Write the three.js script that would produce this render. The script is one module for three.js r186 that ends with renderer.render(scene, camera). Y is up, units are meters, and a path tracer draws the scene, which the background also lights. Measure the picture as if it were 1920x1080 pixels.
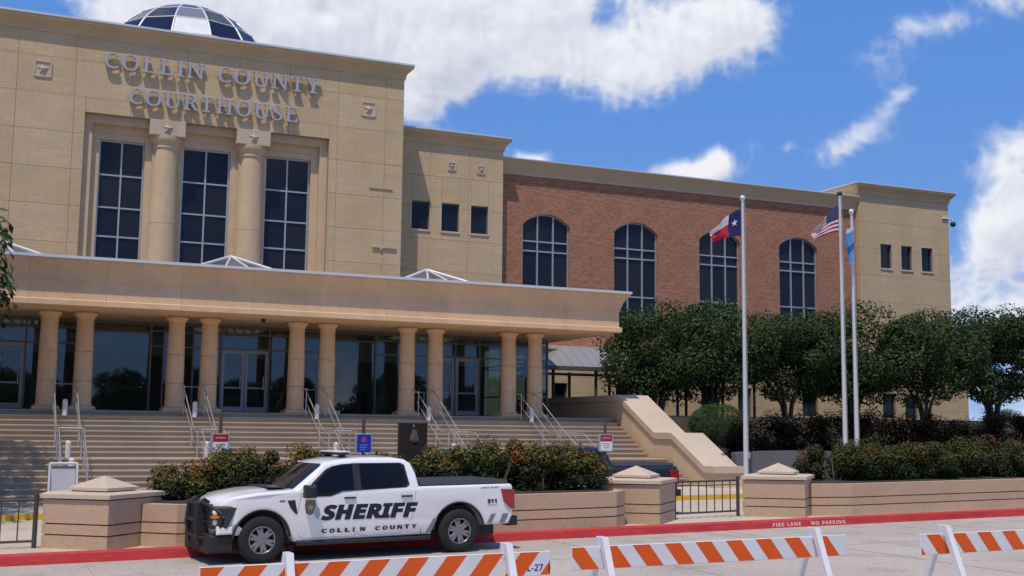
import * as THREE from 'three';
import { mergeGeometries, mergeVertices, toCreasedNormals } from 'three/addons/utils/BufferGeometryUtils.js';
import { TextGeometry } from 'three/addons/geometries/TextGeometry.js';
import { FontLoader } from 'three/addons/loaders/FontLoader.js';

// ------------------------------------------------------------------ camera, sky, sun, exposure
// x runs along the courthouse front (right), y is up, z points out of the front towards the street.
const scene = new THREE.Scene();
const EYE = 2.4, DEG = Math.PI / 180;
const camera = new THREE.PerspectiveCamera(27.22, 16 / 9, 0.1, 6000);
camera.position.set(0, EYE, 0);
camera.rotation.order = 'YXZ';
camera.rotation.set(6.85 * DEG, -23.85 * DEG, 0.62 * DEG);
scene.add(camera);
const renderer = new THREE.WebGLRenderer({ antialias: true });
renderer.toneMapping = THREE.LinearToneMapping;
renderer.toneMappingExposure = 0.9;
renderer.shadowMap.enabled = true;

const SUN = new THREE.Vector3(-0.8, 2.85, 1).normalize();
const sun = new THREE.DirectionalLight(new THREE.Color().setRGB(1, 0.885, 0.73), 3.5);
sun.name = 'sun';
sun.position.copy(SUN).multiplyScalar(150).add(new THREE.Vector3(18, 0, -40));
sun.target.position.set(18, 0, -40);
sun.castShadow = true;
sun.shadow.camera.left = sun.shadow.camera.bottom = -60;
sun.shadow.camera.right = sun.shadow.camera.top = 60;
sun.shadow.camera.far = 320;
sun.shadow.mapSize.set(4096, 4096);
scene.add(sun, sun.target);

// ---- noise
const rnd = (seed) => () => { seed = (seed + 0x6d2b79f5) | 0; let t = Math.imul(seed ^ (seed >>> 15), 1 | seed); t = (t + Math.imul(t ^ (t >>> 7), 61 | t)) ^ t; return ((t ^ (t >>> 14)) >>> 0) / 4294967296; };
const hash = (x, y, z) => { let h = Math.imul(x | 0, 374761393) + Math.imul(y | 0, 668265263) + Math.imul(z | 0, 1274126177); h = Math.imul(h ^ (h >>> 13), 1274126177); return ((h ^ (h >>> 16)) >>> 0) / 4294967296; };
const sm = (t) => t * t * (3 - 2 * t), mix = (a, b, t) => a + (b - a) * t, clamp = (v, a = 0, b = 1) => Math.min(b, Math.max(a, v));
const sstep = (a, b, v) => sm(clamp((v - a) / (b - a)));
function n3(x, y, z) {
  const i = Math.floor(x), j = Math.floor(y), k = Math.floor(z), u = sm(x - i), v = sm(y - j), w = sm(z - k);
  return mix(mix(mix(hash(i, j, k), hash(i + 1, j, k), u), mix(hash(i, j + 1, k), hash(i + 1, j + 1, k), u), v), mix(mix(hash(i, j, k + 1), hash(i + 1, j, k + 1), u), mix(hash(i, j + 1, k + 1), hash(i + 1, j + 1, k + 1), u), v), w);
}
function fb2(x, y, z, o) { let s = 0, a = 0.5, t = 0; for (let i = 0; i < o; i++) { s += a * n3(x, y, z); t += a; x = x * 2.07 + 11.3; y = y * 2.07 + 4.7; z += 3.1; a *= 0.6; } return s / t; }
function fbm(x, y, z, o) { let s = 0, a = 0.5; for (let i = 0; i < o; i++) { s += a * n3(x, y, z); x = x * 2.03 + 11.3; y = y * 2.03 + 4.7; z = z * 2.03 + 7.9; a *= 0.5; } return s; }
// tileable value noise with period p
function nt(x, y, p, s) { const i = Math.floor(x), j = Math.floor(y), u = sm(x - i), v = sm(y - j), m = (a) => ((a % p) + p) % p; return mix(mix(hash(m(i), m(j), s), hash(m(i + 1), m(j), s), u), mix(hash(m(i), m(j + 1), s), hash(m(i + 1), m(j + 1), s), u), v); }
function ft(u, v, p, o, s) { let r = 0, a = 0.5, t = 0; for (let i = 0; i < o; i++) { r += a * nt(u * p, v * p, p, s + i); t += a; p *= 2; a *= 0.5; } return r / t; }

// ---- a blue early summer sky with broken cumulus, extra cover added outside the view to whiten the fill light
{
  const W = 4096, H = 2048, data = new Float32Array(W * H * 4);
  // cloud banks: azimuth, elevation (degrees), half widths, strength; negative ones are open sky
  const banks = [
    [6, 20, 7, 3.0, 0.6], [13, 19.4, 6, 3.0, 0.62], [18.5, 17.6, 3.6, 2.6, 0.6], [24, 19.6, 4.6, 2.2, 0.56], [26.2, 17.6, 1.8, 1.0, 0.3], [29.4, 16.9, 2.0, 1.2, 0.5], [32, 18.2, 3.0, 1.5, 0.46], [35, 19.4, 2.8, 1.2, 0.42],
    [18.6, 15.6, 1.8, 0.9, 0.28], [46.9, 9.3, 2.9, 2.1, 0.62], [46.6, 11.9, 2.2, 1.0, 0.34], [48, 13.4, 1.4, 0.8, 0.2],
    [39.5, 13.2, 0.9, 0.6, 0.3], [40.6, 13.9, 0.9, 0.7, 0.32], [41.7, 14.8, 0.8, 0.7, 0.3], [42.5, 15.5, 0.6, 0.5, 0.26], [37.2, 13.4, 0.6, 0.35, 0.16], [44.8, 18.4, 2.0, 0.5, 0.26], [46.6, 19.2, 1.6, 0.6, 0.26], [42.6, 18.6, 0.8, 0.5, 0.18],
    [24.7, 13.0, 1.1, 0.5, 0.6], [32.5, 12.2, 1.7, 0.75, 0.72], [33.8, 12.9, 0.8, 0.7, 0.56], [46.4, 5.4, 5, 0.9, 0.26],
    [22.6, 15.1, 2.6, 1.0, -0.5], [36.4, 15.6, 3.0, 1.5, -0.45], [29, 13.9, 3.6, 1.0, -0.45], [38, 10.8, 3, 1.2, -0.4], [0.4, 18.3, 2.0, 0.7, -0.6], [46.4, 15.6, 1.8, 0.8, -0.3], [39.4, 18.0, 2.0, 1.2, -0.35], [28.2, 19.6, 0.8, 0.8, -0.3], [14.2, 19.9, 0.5, 0.35, -0.4],
  ];
  const puff = (x, y, z, o) => { let s = 0, a = 0.5, t = 0; for (let i = 0; i < o; i++) { const n = n3(x, y, z); s += a * (i < 2 ? n : 1 - Math.abs(2 * n - 1) * 1.0); t += a; x = x * 2.03 + 11.3; y = y * 2.03 + 4.7; z += 3.1; a *= 0.56; } return s / t; };
  const field = (x, y, z, az, el, oct) => {
    const k = 1 / (Math.max(y, 0) + 0.16), px = x * k * 2.1, pz = z * k * 2.1;
    let d = 0.60 + (fbm(px * 0.55 + 31, el * 0.05, pz * 0.55 + 17, 3) - 0.44) * 1.3;
    if (Math.abs(az - 24) < 42 && el < 34) { let s = 0; for (const b of banks) { const u = (az - b[0]) / b[2], v = (el - b[1]) / b[3], q = u * u + v * v; if (q < 7) s += b[4] * Math.exp(-q); } d += s * (1 - sstep(24, 42, Math.abs(az - 24))); if (Math.abs(az - 24) < 30) d -= 0.17 * (1 - sstep(18, 30, Math.abs(az - 24))); }
    const wx = n3(az * 0.5, el * 0.5, 3.3) - 0.5, wy = n3(az * 0.5 + 9, el * 0.5 + 5, 7.1) - 0.5;
    return d - 0.08 + (puff(az * 0.34 + 3 + wx * 0.5, el * 0.40 + 9 + wy * 0.5, 0.5, oct) - 0.53) * 1.25;
  };
  for (let r = 0; r < H; r++) {
    const el = ((r + 0.5) / H - 0.5) * 180, e = el * DEG, y = Math.sin(e), c = Math.cos(e);
    for (let q = 0; q < W; q++) {
      const a = ((q + 0.5) / W - 0.5) * 2 * Math.PI, x = Math.cos(a) * c, z = Math.sin(a) * c, o = (r * W + q) * 4;
      let R, G, B;
      const t = clamp(el / 38);
      R = mix(0.215, 0.075, Math.pow(t, 0.55)); G = mix(0.44, 0.235, Math.pow(t, 0.6)); B = mix(0.88, 0.70, Math.pow(t, 0.75));
      const pale = Math.exp(-Math.max(el, 0) / 4.5) * 0.55; R = mix(R, 0.55, pale); G = mix(G, 0.68, pale); B = mix(B, 0.9, pale);
      if (el > -1) {
        const az = Math.atan2(x, -z) / DEG, near = Math.abs(az - 24) < 30 && el < 30 && el > 2, oct = near ? 7 : 3;
        const d = field(x, y, z, az, el, oct), al = Math.pow(sstep(0.48, 1.0, d), 1.25) * 0.97;
        if (al > 0.003) {
          const d1 = near ? field(x, y, z, az, el, 4) : d, d2 = near ? field(x, y, z, az - 0.4, el + 0.7, 4) : d - 0.04, thick = sstep(0.7, 1.4, d1), lit = clamp(0.84 + (d1 - d2) * 0.95 + (d - d1) * 0.4 - thick * 0.2);
          const cr = mix(0.46, 1.0, lit), cg = mix(0.51, 1.01, lit), cb = mix(0.68, 1.05, lit);
          R = mix(R, cr, al); G = mix(G, cg, al); B = mix(B, cb, al);
        }
      } else { R = 0.3; G = 0.29; B = 0.27; }
      data[o] = R; data[o + 1] = G; data[o + 2] = B; data[o + 3] = 1;
    }
  }
  const t = new THREE.DataTexture(data, W, H, THREE.RGBAFormat, THREE.FloatType);
  t.mapping = THREE.EquirectangularReflectionMapping; t.magFilter = t.minFilter = THREE.LinearFilter; t.needsUpdate = true;
  scene.background = t; scene.environment = t;
}

// ------------------------------------------------------------------ helpers
const used = new Map();
function numbered(name) { const n = used.get(name) ?? 0; used.set(name, n + 1); return n ? name + '_' + String(n).padStart(3, '0') : name; }
function tag(o, label, category, group) { o.userData = { label, category }; if (group) o.userData.group = group; return o; }
function thing(name, label, category, group) { const o = new THREE.Group(); o.name = numbered(name); scene.add(o); return tag(o, label, category, group); }
function part(name, geo, mat, parent, pos) { const m = new THREE.Mesh(geo, mat); m.name = name; m.castShadow = m.receiveShadow = true; if (pos) m.position.set(...pos); parent.add(m); return m; }
function structure(name, geo, mat) { const m = part(numbered(name), geo, mat, scene); m.userData = { kind: 'structure' }; return m; }
function solo(name, geo, mat, label, category, group) { return tag(part(numbered(name), geo, mat, scene), label, category, group); }
function copyOf(src, label, pos, turn) { const c = src.clone(); c.name = numbered(src.name.replace(/_\d{3}$/, '')); c.userData = { ...src.userData, label }; if (pos) c.position.set(...pos); if (turn !== undefined) c.rotation.y = turn; scene.add(c); return c; }

// uv in metres from the dominant axis of each face
function boxUV(g) {
  if (g.index) g = g.toNonIndexed();
  const p = g.attributes.position, n = p.count, uv = new Float32Array(n * 2), a = new THREE.Vector3(), b = new THREE.Vector3(), c = new THREE.Vector3();
  for (let i = 0; i < n; i += 3) {
    a.fromBufferAttribute(p, i); b.fromBufferAttribute(p, i + 1); c.fromBufferAttribute(p, i + 2);
    const f = b.clone().sub(a).cross(c.clone().sub(a)), X = Math.abs(f.x), Y = Math.abs(f.y), Z = Math.abs(f.z);
    for (let k = 0; k < 3; k++) { const v = [a, b, c][k]; if (Y >= X && Y >= Z) { uv[(i + k) * 2] = v.x; uv[(i + k) * 2 + 1] = v.z; } else if (X >= Z) { uv[(i + k) * 2] = v.z; uv[(i + k) * 2 + 1] = v.y; } else { uv[(i + k) * 2] = v.x; uv[(i + k) * 2 + 1] = v.y; } }
  }
  g.setAttribute('uv', new THREE.BufferAttribute(uv, 2));
  return g;
}
function box(x0, x1, y0, y1, z0, z1) { const g = new THREE.BoxGeometry(Math.abs(x1 - x0), Math.abs(y1 - y0), Math.abs(z1 - z0)); g.translate((x0 + x1) / 2, (y0 + y1) / 2, (z0 + z1) / 2); return boxUV(g); }
// a box with chamfered edges
function cbox(x0, x1, y0, y1, z0, z1, c = 0.01) {
  const w = x1 - x0, h = y1 - y0, d = z1 - z0, s = new THREE.Shape([new THREE.Vector2(c, c), new THREE.Vector2(w - c, c), new THREE.Vector2(w - c, h - c), new THREE.Vector2(c, h - c)]);
  const g = new THREE.ExtrudeGeometry(s, { depth: d - 2 * c, bevelEnabled: true, bevelThickness: c, bevelSize: c, bevelSegments: 1, steps: 1 });
  g.translate(x0, y0, z0 + c); return boxUV(g);
}
function merge(list) { return mergeGeometries(list.map((g) => { const q = g.index ? g.toNonIndexed() : g; for (const k of Object.keys(q.attributes)) if (!['position', 'normal', 'uv'].includes(k)) q.deleteAttribute(k); if (!q.attributes.uv) boxUV(q); return q; })); }
function prism(pts, y0, y1) { // pts: [x, z] plan polygon, extruded upwards
  const s = new THREE.Shape(pts.map(([x, z]) => new THREE.Vector2(x, -z))), g = new THREE.ExtrudeGeometry(s, { depth: y1 - y0, bevelEnabled: false });
  g.rotateX(-Math.PI / 2); g.translate(0, y0, 0); return boxUV(g);
}
function inset(pts, d) { // convex polygon moved inwards by d
  const n = pts.length, cx = pts.reduce((s, p) => s + p[0], 0) / n, cz = pts.reduce((s, p) => s + p[1], 0) / n, L = pts.map((p, i) => { const q = pts[(i + 1) % n]; let nx = q[1] - p[1], nz = p[0] - q[0]; const l = Math.hypot(nx, nz); nx /= l; nz /= l; if ((cx - p[0]) * nx + (cz - p[1]) * nz < 0) { nx = -nx; nz = -nz; } return [nx, nz, nx * p[0] + nz * p[1] + d]; });
  return L.map((b, i) => { const a = L[(i + n - 1) % n], det = a[0] * b[1] - a[1] * b[0]; return [(a[2] * b[1] - a[1] * b[2]) / det, (a[0] * b[2] - a[2] * b[0]) / det]; });
}
const tube = (pts, r, seg = 8, n) => boxlessTube(pts, r, seg, n);
function boxlessTube(pts, r, seg, n) { const c = new THREE.CatmullRomCurve3(pts.map((p) => new THREE.Vector3(...p)), false, 'catmullrom', 0.0); return new THREE.TubeGeometry(c, n ?? Math.max(2, (pts.length - 1) * 2), r, seg, false); }
function bar(a, b, r, seg = 8) { const A = new THREE.Vector3(...a), B = new THREE.Vector3(...b), d = B.clone().sub(A), g = new THREE.CylinderGeometry(Array.isArray(r) ? r[1] : r, Array.isArray(r) ? r[0] : r, d.length(), seg); g.applyQuaternion(new THREE.Quaternion().setFromUnitVectors(new THREE.Vector3(0, 1, 0), d.normalize())); g.translate((A.x + B.x) / 2, (A.y + B.y) / 2, (A.z + B.z) / 2); return g; }
function quads(list) { // list of 4-corner faces, flat
  const pos = []; for (const [a, b, c, d] of list) pos.push(...a, ...b, ...c, ...a, ...c, ...d);
  const g = new THREE.BufferGeometry(); g.setAttribute('position', new THREE.Float32BufferAttribute(pos, 3)); g.computeVertexNormals(); return boxUV(g);
}
function shapeGeo(pts, depth, z = 0, bevel = 0) { const g = new THREE.ExtrudeGeometry(new THREE.Shape(pts.map((p) => new THREE.Vector2(...p))), { depth, bevelEnabled: bevel > 0, bevelSize: bevel, bevelThickness: bevel, bevelSegments: 1 }); g.translate(0, 0, z); return boxUV(g); }
const ground = (x) => 0.012 * clamp(x, -60, 60);
function tilt(g) { const p = g.attributes.position; for (let i = 0; i < p.count; i++) p.setY(i, p.getY(i) + ground(p.getX(i))); p.needsUpdate = true; return g; }

// ------------------------------------------------------------------ textures
function tex(w, h, fn, metres, srgb = true) {
  const d = new Uint8Array(w * h * 4), enc = (v) => { v = clamp(v); return Math.round(255 * (srgb ? (v <= 0.0031308 ? v * 12.92 : 1.055 * Math.pow(v, 1 / 2.4) - 0.055) : v)); };
  for (let y = 0; y < h; y++) for (let x = 0; x < w; x++) { const c = fn((x + 0.5) / w, (y + 0.5) / h), o = (y * w + x) * 4; if (Array.isArray(c)) { d[o] = enc(c[0]); d[o + 1] = enc(c[1]); d[o + 2] = enc(c[2]); } else d[o] = d[o + 1] = d[o + 2] = enc(c); d[o + 3] = 255; }
  const t = new THREE.DataTexture(d, w, h, THREE.RGBAFormat, THREE.UnsignedByteType);
  t.wrapS = t.wrapT = THREE.RepeatWrapping; t.magFilter = THREE.LinearFilter; t.minFilter = THREE.LinearMipmapLinearFilter; t.generateMipmaps = true;
  t.colorSpace = srgb ? THREE.SRGBColorSpace : THREE.NoColorSpace; t.repeat.set(1 / metres[0], 1 / metres[1]); t.needsUpdate = true; return t;
}
// masonry in courses: nx by ny units over the tile, running bond
function masonry(nx, ny, joint, vary, tint, s) {
  return (u, v) => {
    const row = Math.floor(v * ny), off = row % 2 ? 0.5 : 0, cx = u * nx + off, col = ((Math.floor(cx) % nx) + nx) % nx, fx = cx - Math.floor(cx), fy = v * ny - row;
    const e = Math.min(fx * (1 / nx), (1 - fx) * (1 / nx), fy * (1 / ny), (1 - fy) * (1 / ny)), j = 1 - sstep(joint * 0.5, joint, e), h = hash(col, row, s), h2 = hash(col, row, s + 9);
    const grain = ft(u, v, 48, 4, s + 20) - 0.5, big = ft(u, v, 3, 3, s + 40) - 0.5, l = 1 + (h - 0.5) * vary + grain * 0.22 + big * 0.16;
    return { j, l, h2, grain };
  };
}
const lime = masonry(4, 20, 0.0032, 0.06, 0, 5), brickM = masonry(10, 30, 0.0035, 0.42, 0, 8);
const T = {
  lime: tex(1024, 1024, (u, v) => { const m = lime(u, v), l = m.l * (1 - 0.11 * m.j), w = (m.h2 - 0.5) * 0.07; return [l * 0.86 * (1 + w), l * 0.86, l * 0.86 * (1 - w)]; }, [3.2, 3.2]),
  limeB: tex(1024, 1024, (u, v) => { const m = lime(u, v); return 0.62 - 0.5 * m.j + m.grain * 0.3; }, [3.2, 3.2], false),
  brick: tex(1024, 1024, (u, v) => { const m = brickM(u, v), l = m.l * 0.84, w = (m.h2 - 0.5) * 0.16, j = m.j * 0.75; return [mix(l * (1 + w * 0.4), 1.15, j * 0.55), mix(l * (1 - w), 1.7, j * 0.55), mix(l * (1 - w), 2.0, j * 0.55)].map((c) => c * 0.6); }, [2.4, 2.4]),
  cast: tex(512, 512, (u, v) => { const a = ft(u, v, 4, 5, 60) - 0.5, b = ft(u, v, 90, 2, 61) - 0.5, s = ft(u * 6 % 1, v, 6, 3, 66) - 0.5; return 0.88 + a * 0.22 + b * 0.16 + s * 0.05; }, [2.6, 2.6]),
  castB: tex(512, 512, (u, v) => 0.5 + (ft(u, v, 100, 2, 71) - 0.5) * 0.8, [2.6, 2.6], false),
  conc: tex(1024, 1024, (u, v) => { const a = ft(u, v, 5, 5, 80) - 0.5, b = ft(u, v, 160, 2, 81) - 0.5, st = sstep(0.60, 0.72, ft(u, v, 9, 4, 85)), pit = sstep(0.74, 0.8, ft(u, v, 220, 1, 88)); const l = 0.86 + a * 0.24 + b * 0.15 - st * 0.12 - pit * 0.16; return [l * 1.01, l, l * 0.985]; }, [9, 9]),
  concB: tex(512, 512, (u, v) => 0.5 + (ft(u, v, 140, 2, 91) - 0.5), [4, 4], false),
  red: tex(1024, 128, (u, v) => { const a = ft(u, v, 8, 4, 101), w = sstep(0.63, 0.7, ft(u, v, 40, 3, 105)); const l = 0.8 + (a - 0.5) * 0.5; return [mix(l, 1.0, w * 0.4), mix(l * 0.9, 3.0, w * 0.16), mix(l * 0.9, 3.0, w * 0.16)].map((c) => c * 0.85); }, [8, 1]),
  bark: tex(256, 256, (u, v) => { const a = ft(u, v * 0.25, 24, 3, 110); return 0.7 + (a - 0.5) * 0.9; }, [0.6, 1.2]),
  soil: tex(256, 256, (u, v) => 0.7 + (ft(u, v, 40, 3, 120) - 0.5) * 1.2, [1.5, 1.5]),
  grass: tex(512, 512, (u, v) => { const a = ft(u, v, 6, 4, 130), b = ft(u, v, 120, 2, 131); return 0.55 + a * 0.5 + (b - 0.5) * 0.6; }, [8, 8]),
  grime: tex(512, 512, (u, v) => 0.88 + (ft(u, v, 6, 5, 140) - 0.5) * 0.24, [2, 2]),
};
const lin = (r, g, b) => new THREE.Color().setRGB(r, g, b);
const std = (c, o = {}) => new THREE.MeshStandardMaterial({ color: lin(...c), roughness: 0.85, metalness: 0, ...o });
const phys = (c, o = {}) => new THREE.MeshPhysicalMaterial({ color: lin(...c), roughness: 0.5, ...o });
const M = {
  lime: [[0.69, 0.512, 0.305], [0.665, 0.494, 0.288], [0.70, 0.522, 0.318]].map((c) => std(c, { map: T.lime, bumpMap: T.limeB, bumpScale: 0.0045, roughness: 0.92 })),
  limeCore: std([0.40, 0.31, 0.21], { map: T.cast }),
  trim: std([0.69, 0.515, 0.325], { map: T.cast, bumpMap: T.castB, bumpScale: 0.004, roughness: 0.9 }),
  cast: std([0.81, 0.565, 0.34], { map: T.cast, bumpMap: T.castB, bumpScale: 0.004, roughness: 0.9 }),
  castB: std([0.78, 0.54, 0.325], { map: T.cast, bumpMap: T.castB, bumpScale: 0.004, roughness: 0.9 }),
  pierA: std([0.60, 0.42, 0.285], { map: T.cast, bumpMap: T.castB, bumpScale: 0.004, roughness: 0.9 }),
  pierB: std([0.57, 0.40, 0.27], { map: T.cast, bumpMap: T.castB, bumpScale: 0.004, roughness: 0.9 }),
  pale: std([0.64, 0.515, 0.38], { map: T.cast, bumpMap: T.castB, bumpScale: 0.004, roughness: 0.9 }),
  step: [[0.50, 0.405, 0.30], [0.47, 0.38, 0.28], [0.52, 0.42, 0.315]].map((c) => std(c, { map: T.cast, bumpMap: T.castB, bumpScale: 0.004 })),
  joint: std([0.10, 0.065, 0.045]),
  brick: std([0.72, 0.325, 0.19], { map: T.brick, roughness: 0.93 }),
  edge: std([0.72, 0.71, 0.69], { roughness: 0.45, metalness: 0.3 }),
  glass: phys([0.012, 0.016, 0.024], { roughness: 0.06, ior: 1.36 }),
  glassB: phys([0.020, 0.020, 0.026], { roughness: 0.09, ior: 1.36 }),
  clear: phys([0.62, 0.74, 0.78], { roughness: 0.02, transmission: 1, thickness: 0, ior: 1.6 }),
  sky: phys([0.42, 0.46, 0.52], { roughness: 0.05, transmission: 0.85, thickness: 0, ior: 1.6 }),
  alu: std([0.50, 0.50, 0.51], { roughness: 0.4, metalness: 0.55 }),
  bronze: std([0.17, 0.165, 0.16], { roughness: 0.45, metalness: 0.4 }),
  conc: std([0.53, 0.465, 0.395], { map: T.conc, bumpMap: T.concB, bumpScale: 0.003, roughness: 0.93 }),
  walk: std([0.64, 0.54, 0.42], { map: T.conc, bumpMap: T.concB, bumpScale: 0.003, roughness: 0.93 }),
  shadedConc: std([0.15, 0.155, 0.17], { map: T.conc, roughness: 0.93 }),  // concrete darkened to carry the shade on the low curved wall
  kerb: std([0.74, 0.06, 0.06], { map: T.red, roughness: 0.75 }),
  yellow: std([0.78, 0.47, 0.03], { map: T.grime, roughness: 0.7 }),
  white: std([0.82, 0.82, 0.83], { map: T.grime, roughness: 0.5 }),
  print: std([0.76, 0.58, 0.56], { roughness: 0.8 }),
  orange: std([0.85, 0.115, 0.002], { map: T.grime, roughness: 0.5 }),
  soil: std([0.07, 0.05, 0.035], { map: T.soil, roughness: 1 }),
  lawn: std([0.07, 0.10, 0.03], { map: T.grass, roughness: 1 }),
  bark: std([0.20, 0.155, 0.12], { map: T.bark, roughness: 0.95 }),
  dark: std([0.018, 0.017, 0.018], { roughness: 0.6 }),
  iron: std([0.075, 0.068, 0.062], { roughness: 0.55, metalness: 0.3 }),
  steel: std([0.56, 0.55, 0.54], { roughness: 0.38, metalness: 0.6 }),
  pole: std([0.72, 0.72, 0.72], { roughness: 0.4, metalness: 0.35 }),
  silver: std([0.50, 0.50, 0.52], { roughness: 0.4, metalness: 0.35 }),
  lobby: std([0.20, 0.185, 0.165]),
  lobbyPale: std([0.62, 0.62, 0.58]),
  roofMetal: std([0.33, 0.33, 0.335], { roughness: 0.5, metalness: 0.3 }),
};
const pick = (list, r) => list[Math.floor(r() * list.length) % list.length];
const fonts = new FontLoader();
const SERIF = await fonts.loadAsync('fonts/droid/droid_serif_regular.typeface.json');
const SANS = await fonts.loadAsync('fonts/droid/droid_sans_bold.typeface.json');

// ------------------------------------------------------------------ ground, road, kerbs, plaza
const kerbZ = (x) => -22.62 - 0.055 * clamp(x, -60, 60);   // back edge of the red kerb
function sheet(xs, zs, y) { // a grid sheet, y(x, z), zs may be functions of x
  const list = [], P = (x, z) => { const zz = typeof z === 'function' ? z(x) : z; return [x, y(x, z), zz]; };
  for (let i = 0; i + 1 < xs.length; i++) for (let j = 0; j + 1 < zs.length; j++) list.push([P(xs[i], zs[j]), P(xs[i + 1], zs[j]), P(xs[i + 1], zs[j + 1]), P(xs[i], zs[j + 1])]);
  return quads(list);
}
structure('ground', sheet([-2500, -60, 60, 2500], [400, -3000], (x) => ground(x) - 0.05), M.lawn);
structure('road', sheet([-60, 0, 60], [40, (x) => kerbZ(x) + 0.1], (x) => ground(x)), M.conc);
// plaza slabs: pavement behind the kerb, driveway, then the raised walk at the foot of the steps
const zk1 = (x) => kerbZ(x) - 0.02, zk2 = (x) => kerbZ(x) - 2.2, zk3 = (x) => kerbZ(x) - 4.2, zy = () => -32.6;
structure('pavement', sheet([-60, 0, 60], [zk1, zk2, zk3], (x, z) => ground(x) + (z === zk3 ? 0.03 : 0.15)), M.walk);
structure('driveway', sheet([-60, 0, 60], [zk3, zy], (x) => ground(x) + 0.03), M.walk);
structure('walkway', sheet([-60, 0, 60], [() => -32.75, () => -44], (x) => ground(x) + 0.18), M.walk);
// street slab joints are sawn into the concrete
{
  const j = [];
  for (let x = -12; x < 40; x += 4.6) j.push(tilt(box(x - 0.008, x + 0.008, 0.001, 0.005, -24, 6)));
  for (const z of [-4, -9.2, -14.4, -19.6]) j.push(tilt(box(-40, 60, 0.001, 0.005, z - 0.008, z + 0.008)));
  const o = structure('road_joint', merge(j), std([0.36, 0.32, 0.275]));
}
{
  const prof = (x0, x1) => { // red kerb, front face a little battered
    const f = (x, dz, y) => [x, ground(x) + y, kerbZ(x) + dz], L = [[0.21, -0.02], [0.18, 0.16], [0.15, 0.19], [0, 0.192], [-0.02, 0.14]], q = [];
    for (let k = 0; k + 1 < L.length; k++) q.push([f(x0, ...L[k]), f(x1, ...L[k]), f(x1, ...L[k + 1]), f(x0, ...L[k + 1])]);
    return quads(q);
  };
  const k = structure('kerb', prof(-60, 60), M.kerb);
  k.geometry.deleteAttribute('uv'); boxUV(k.geometry); k.geometry = boxUV(k.geometry);
  const g = merge([tilt(box(-60, 60, 0.0, 0.175, -32.75, -32.6))]);
  structure('yellow_kerb', g, M.yellow);
}
function kerbText(words, x0, width) {
  const t = thing('kerb_lettering', 'white ' + words.replace('_', ' ') + ' on the red kerb' + (x0 > 12 ? ' in front of the right stone pier' : ' beside the white pickup'), 'lettering');
  let x = 0; const gl = SANS.data.glyphs, s = 0.10, k = s / SANS.data.resolution, items = [];
  for (const ch of words) { if (ch !== ' ' && ch !== '_') items.push([ch, x]); x += ch === '_' ? 0.26 : gl[ch].ha * k * (ch === ' ' ? 1.6 : 1.1); }
  for (const [ch, at] of items) { const g = new TextGeometry(ch, { font: SANS, size: s, depth: 0.002, curveSegments: 3 }); g.scale(width / x, 0.85, 1); const X = x0 + at * width / x, m = part('letter', g, M.print, t, [X, ground(X) + 0.035, kerbZ(X) + 0.2035]); m.rotation.x = -0.165; m.rotation.y = 0.055; }
}
kerbText('FIRE LANE_NO PARKING', 17.05, 2.25);
kerbText('NO PARKING', 4.4, 1.2);

// ------------------------------------------------------------------ wall builders
function cells(x0, x1, y0, y1, holes, xs, ys) { // rectangles of a grid with rectangular holes cut out
  const out = [];
  for (let i = 0; i + 1 < xs.length; i++) for (let j = 0; j + 1 < ys.length; j++) {
    let rects = [[Math.max(x0, xs[i]), Math.min(x1, xs[i + 1]), Math.max(y0, ys[j]), Math.min(y1, ys[j + 1])]];
    for (const h of holes) rects = rects.flatMap(([a, b, c, d]) => {
      if (h[0] >= b || h[1] <= a || h[2] >= d || h[3] <= c) return [[a, b, c, d]];
      const r = [];
      if (h[0] > a) r.push([a, h[0], c, d]);
      if (h[1] < b) r.push([h[1], b, c, d]);
      const l = Math.max(a, h[0]), q = Math.min(b, h[1]);
      if (h[2] > c) r.push([l, q, c, h[2]]);
      if (h[3] < d) r.push([l, q, h[3], d]);
      return r;
    });
    out.push(...rects.filter((r) => r[1] - r[0] > 0.02 && r[3] - r[2] > 0.02));
  }
  return out;
}
function range(a, b, step, first = 0) { const r = [a]; for (let v = a + (first || step); v < b - 0.3; v += step) r.push(v); r.push(b); return r; }
// stone panels with real open joints on a backing wall; z is the outer face
function panelWall(parent, x0, x1, y0, y1, z, holes, pw, ph, mats, thick, seed, xFirst = 0) {
  const r = rnd(seed), J = 0.006, xs = range(x0, x1, pw, xFirst), ys = range(y0, y1, ph);
  for (const [a, b, c, d] of cells(x0, x1, y0, y1, holes, xs, ys)) part('stone_panel', cbox(a + J, b - J, c + J, d - J, z - 0.06, z + (r() - 0.5) * 0.005, 0.004), pick(mats, r), parent);
  const hx = [x0, x1, ...holes.flatMap((h) => [h[0], h[1]])].filter((v) => v >= x0 && v <= x1), hy = [y0, y1, ...holes.flatMap((h) => [h[2], h[3]])].filter((v) => v >= y0 && v <= y1);
  const uniq = (l) => [...new Set(l)].sort((p, q) => p - q);
  part('wall', merge(cells(x0, x1, y0, y1, holes, uniq(hx), uniq(hy)).map(([a, b, c, d]) => box(a, b, c, d, z - thick, z - 0.05))), M.limeCore, parent);
}
// a moulding carried round three sides of a block: profile of [projection, height]
function moulding(x0, x1, zf, zb, prof) {
  const q = [];
  for (let k = 0; k + 1 < prof.length; k++) {
    const [o, y] = prof[k], [p, w] = prof[k + 1], a = (s, h) => [[x0 - s, h, zb], [x0 - s, h, zf + s], [x1 + s, h, zf + s], [x1 + s, h, zb]], A = a(o, y), B = a(p, w);
    for (let i = 0; i < 3; i++) q.push([A[i], A[i + 1], B[i + 1], B[i]]);
  }
  return quads(q);
}
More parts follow.
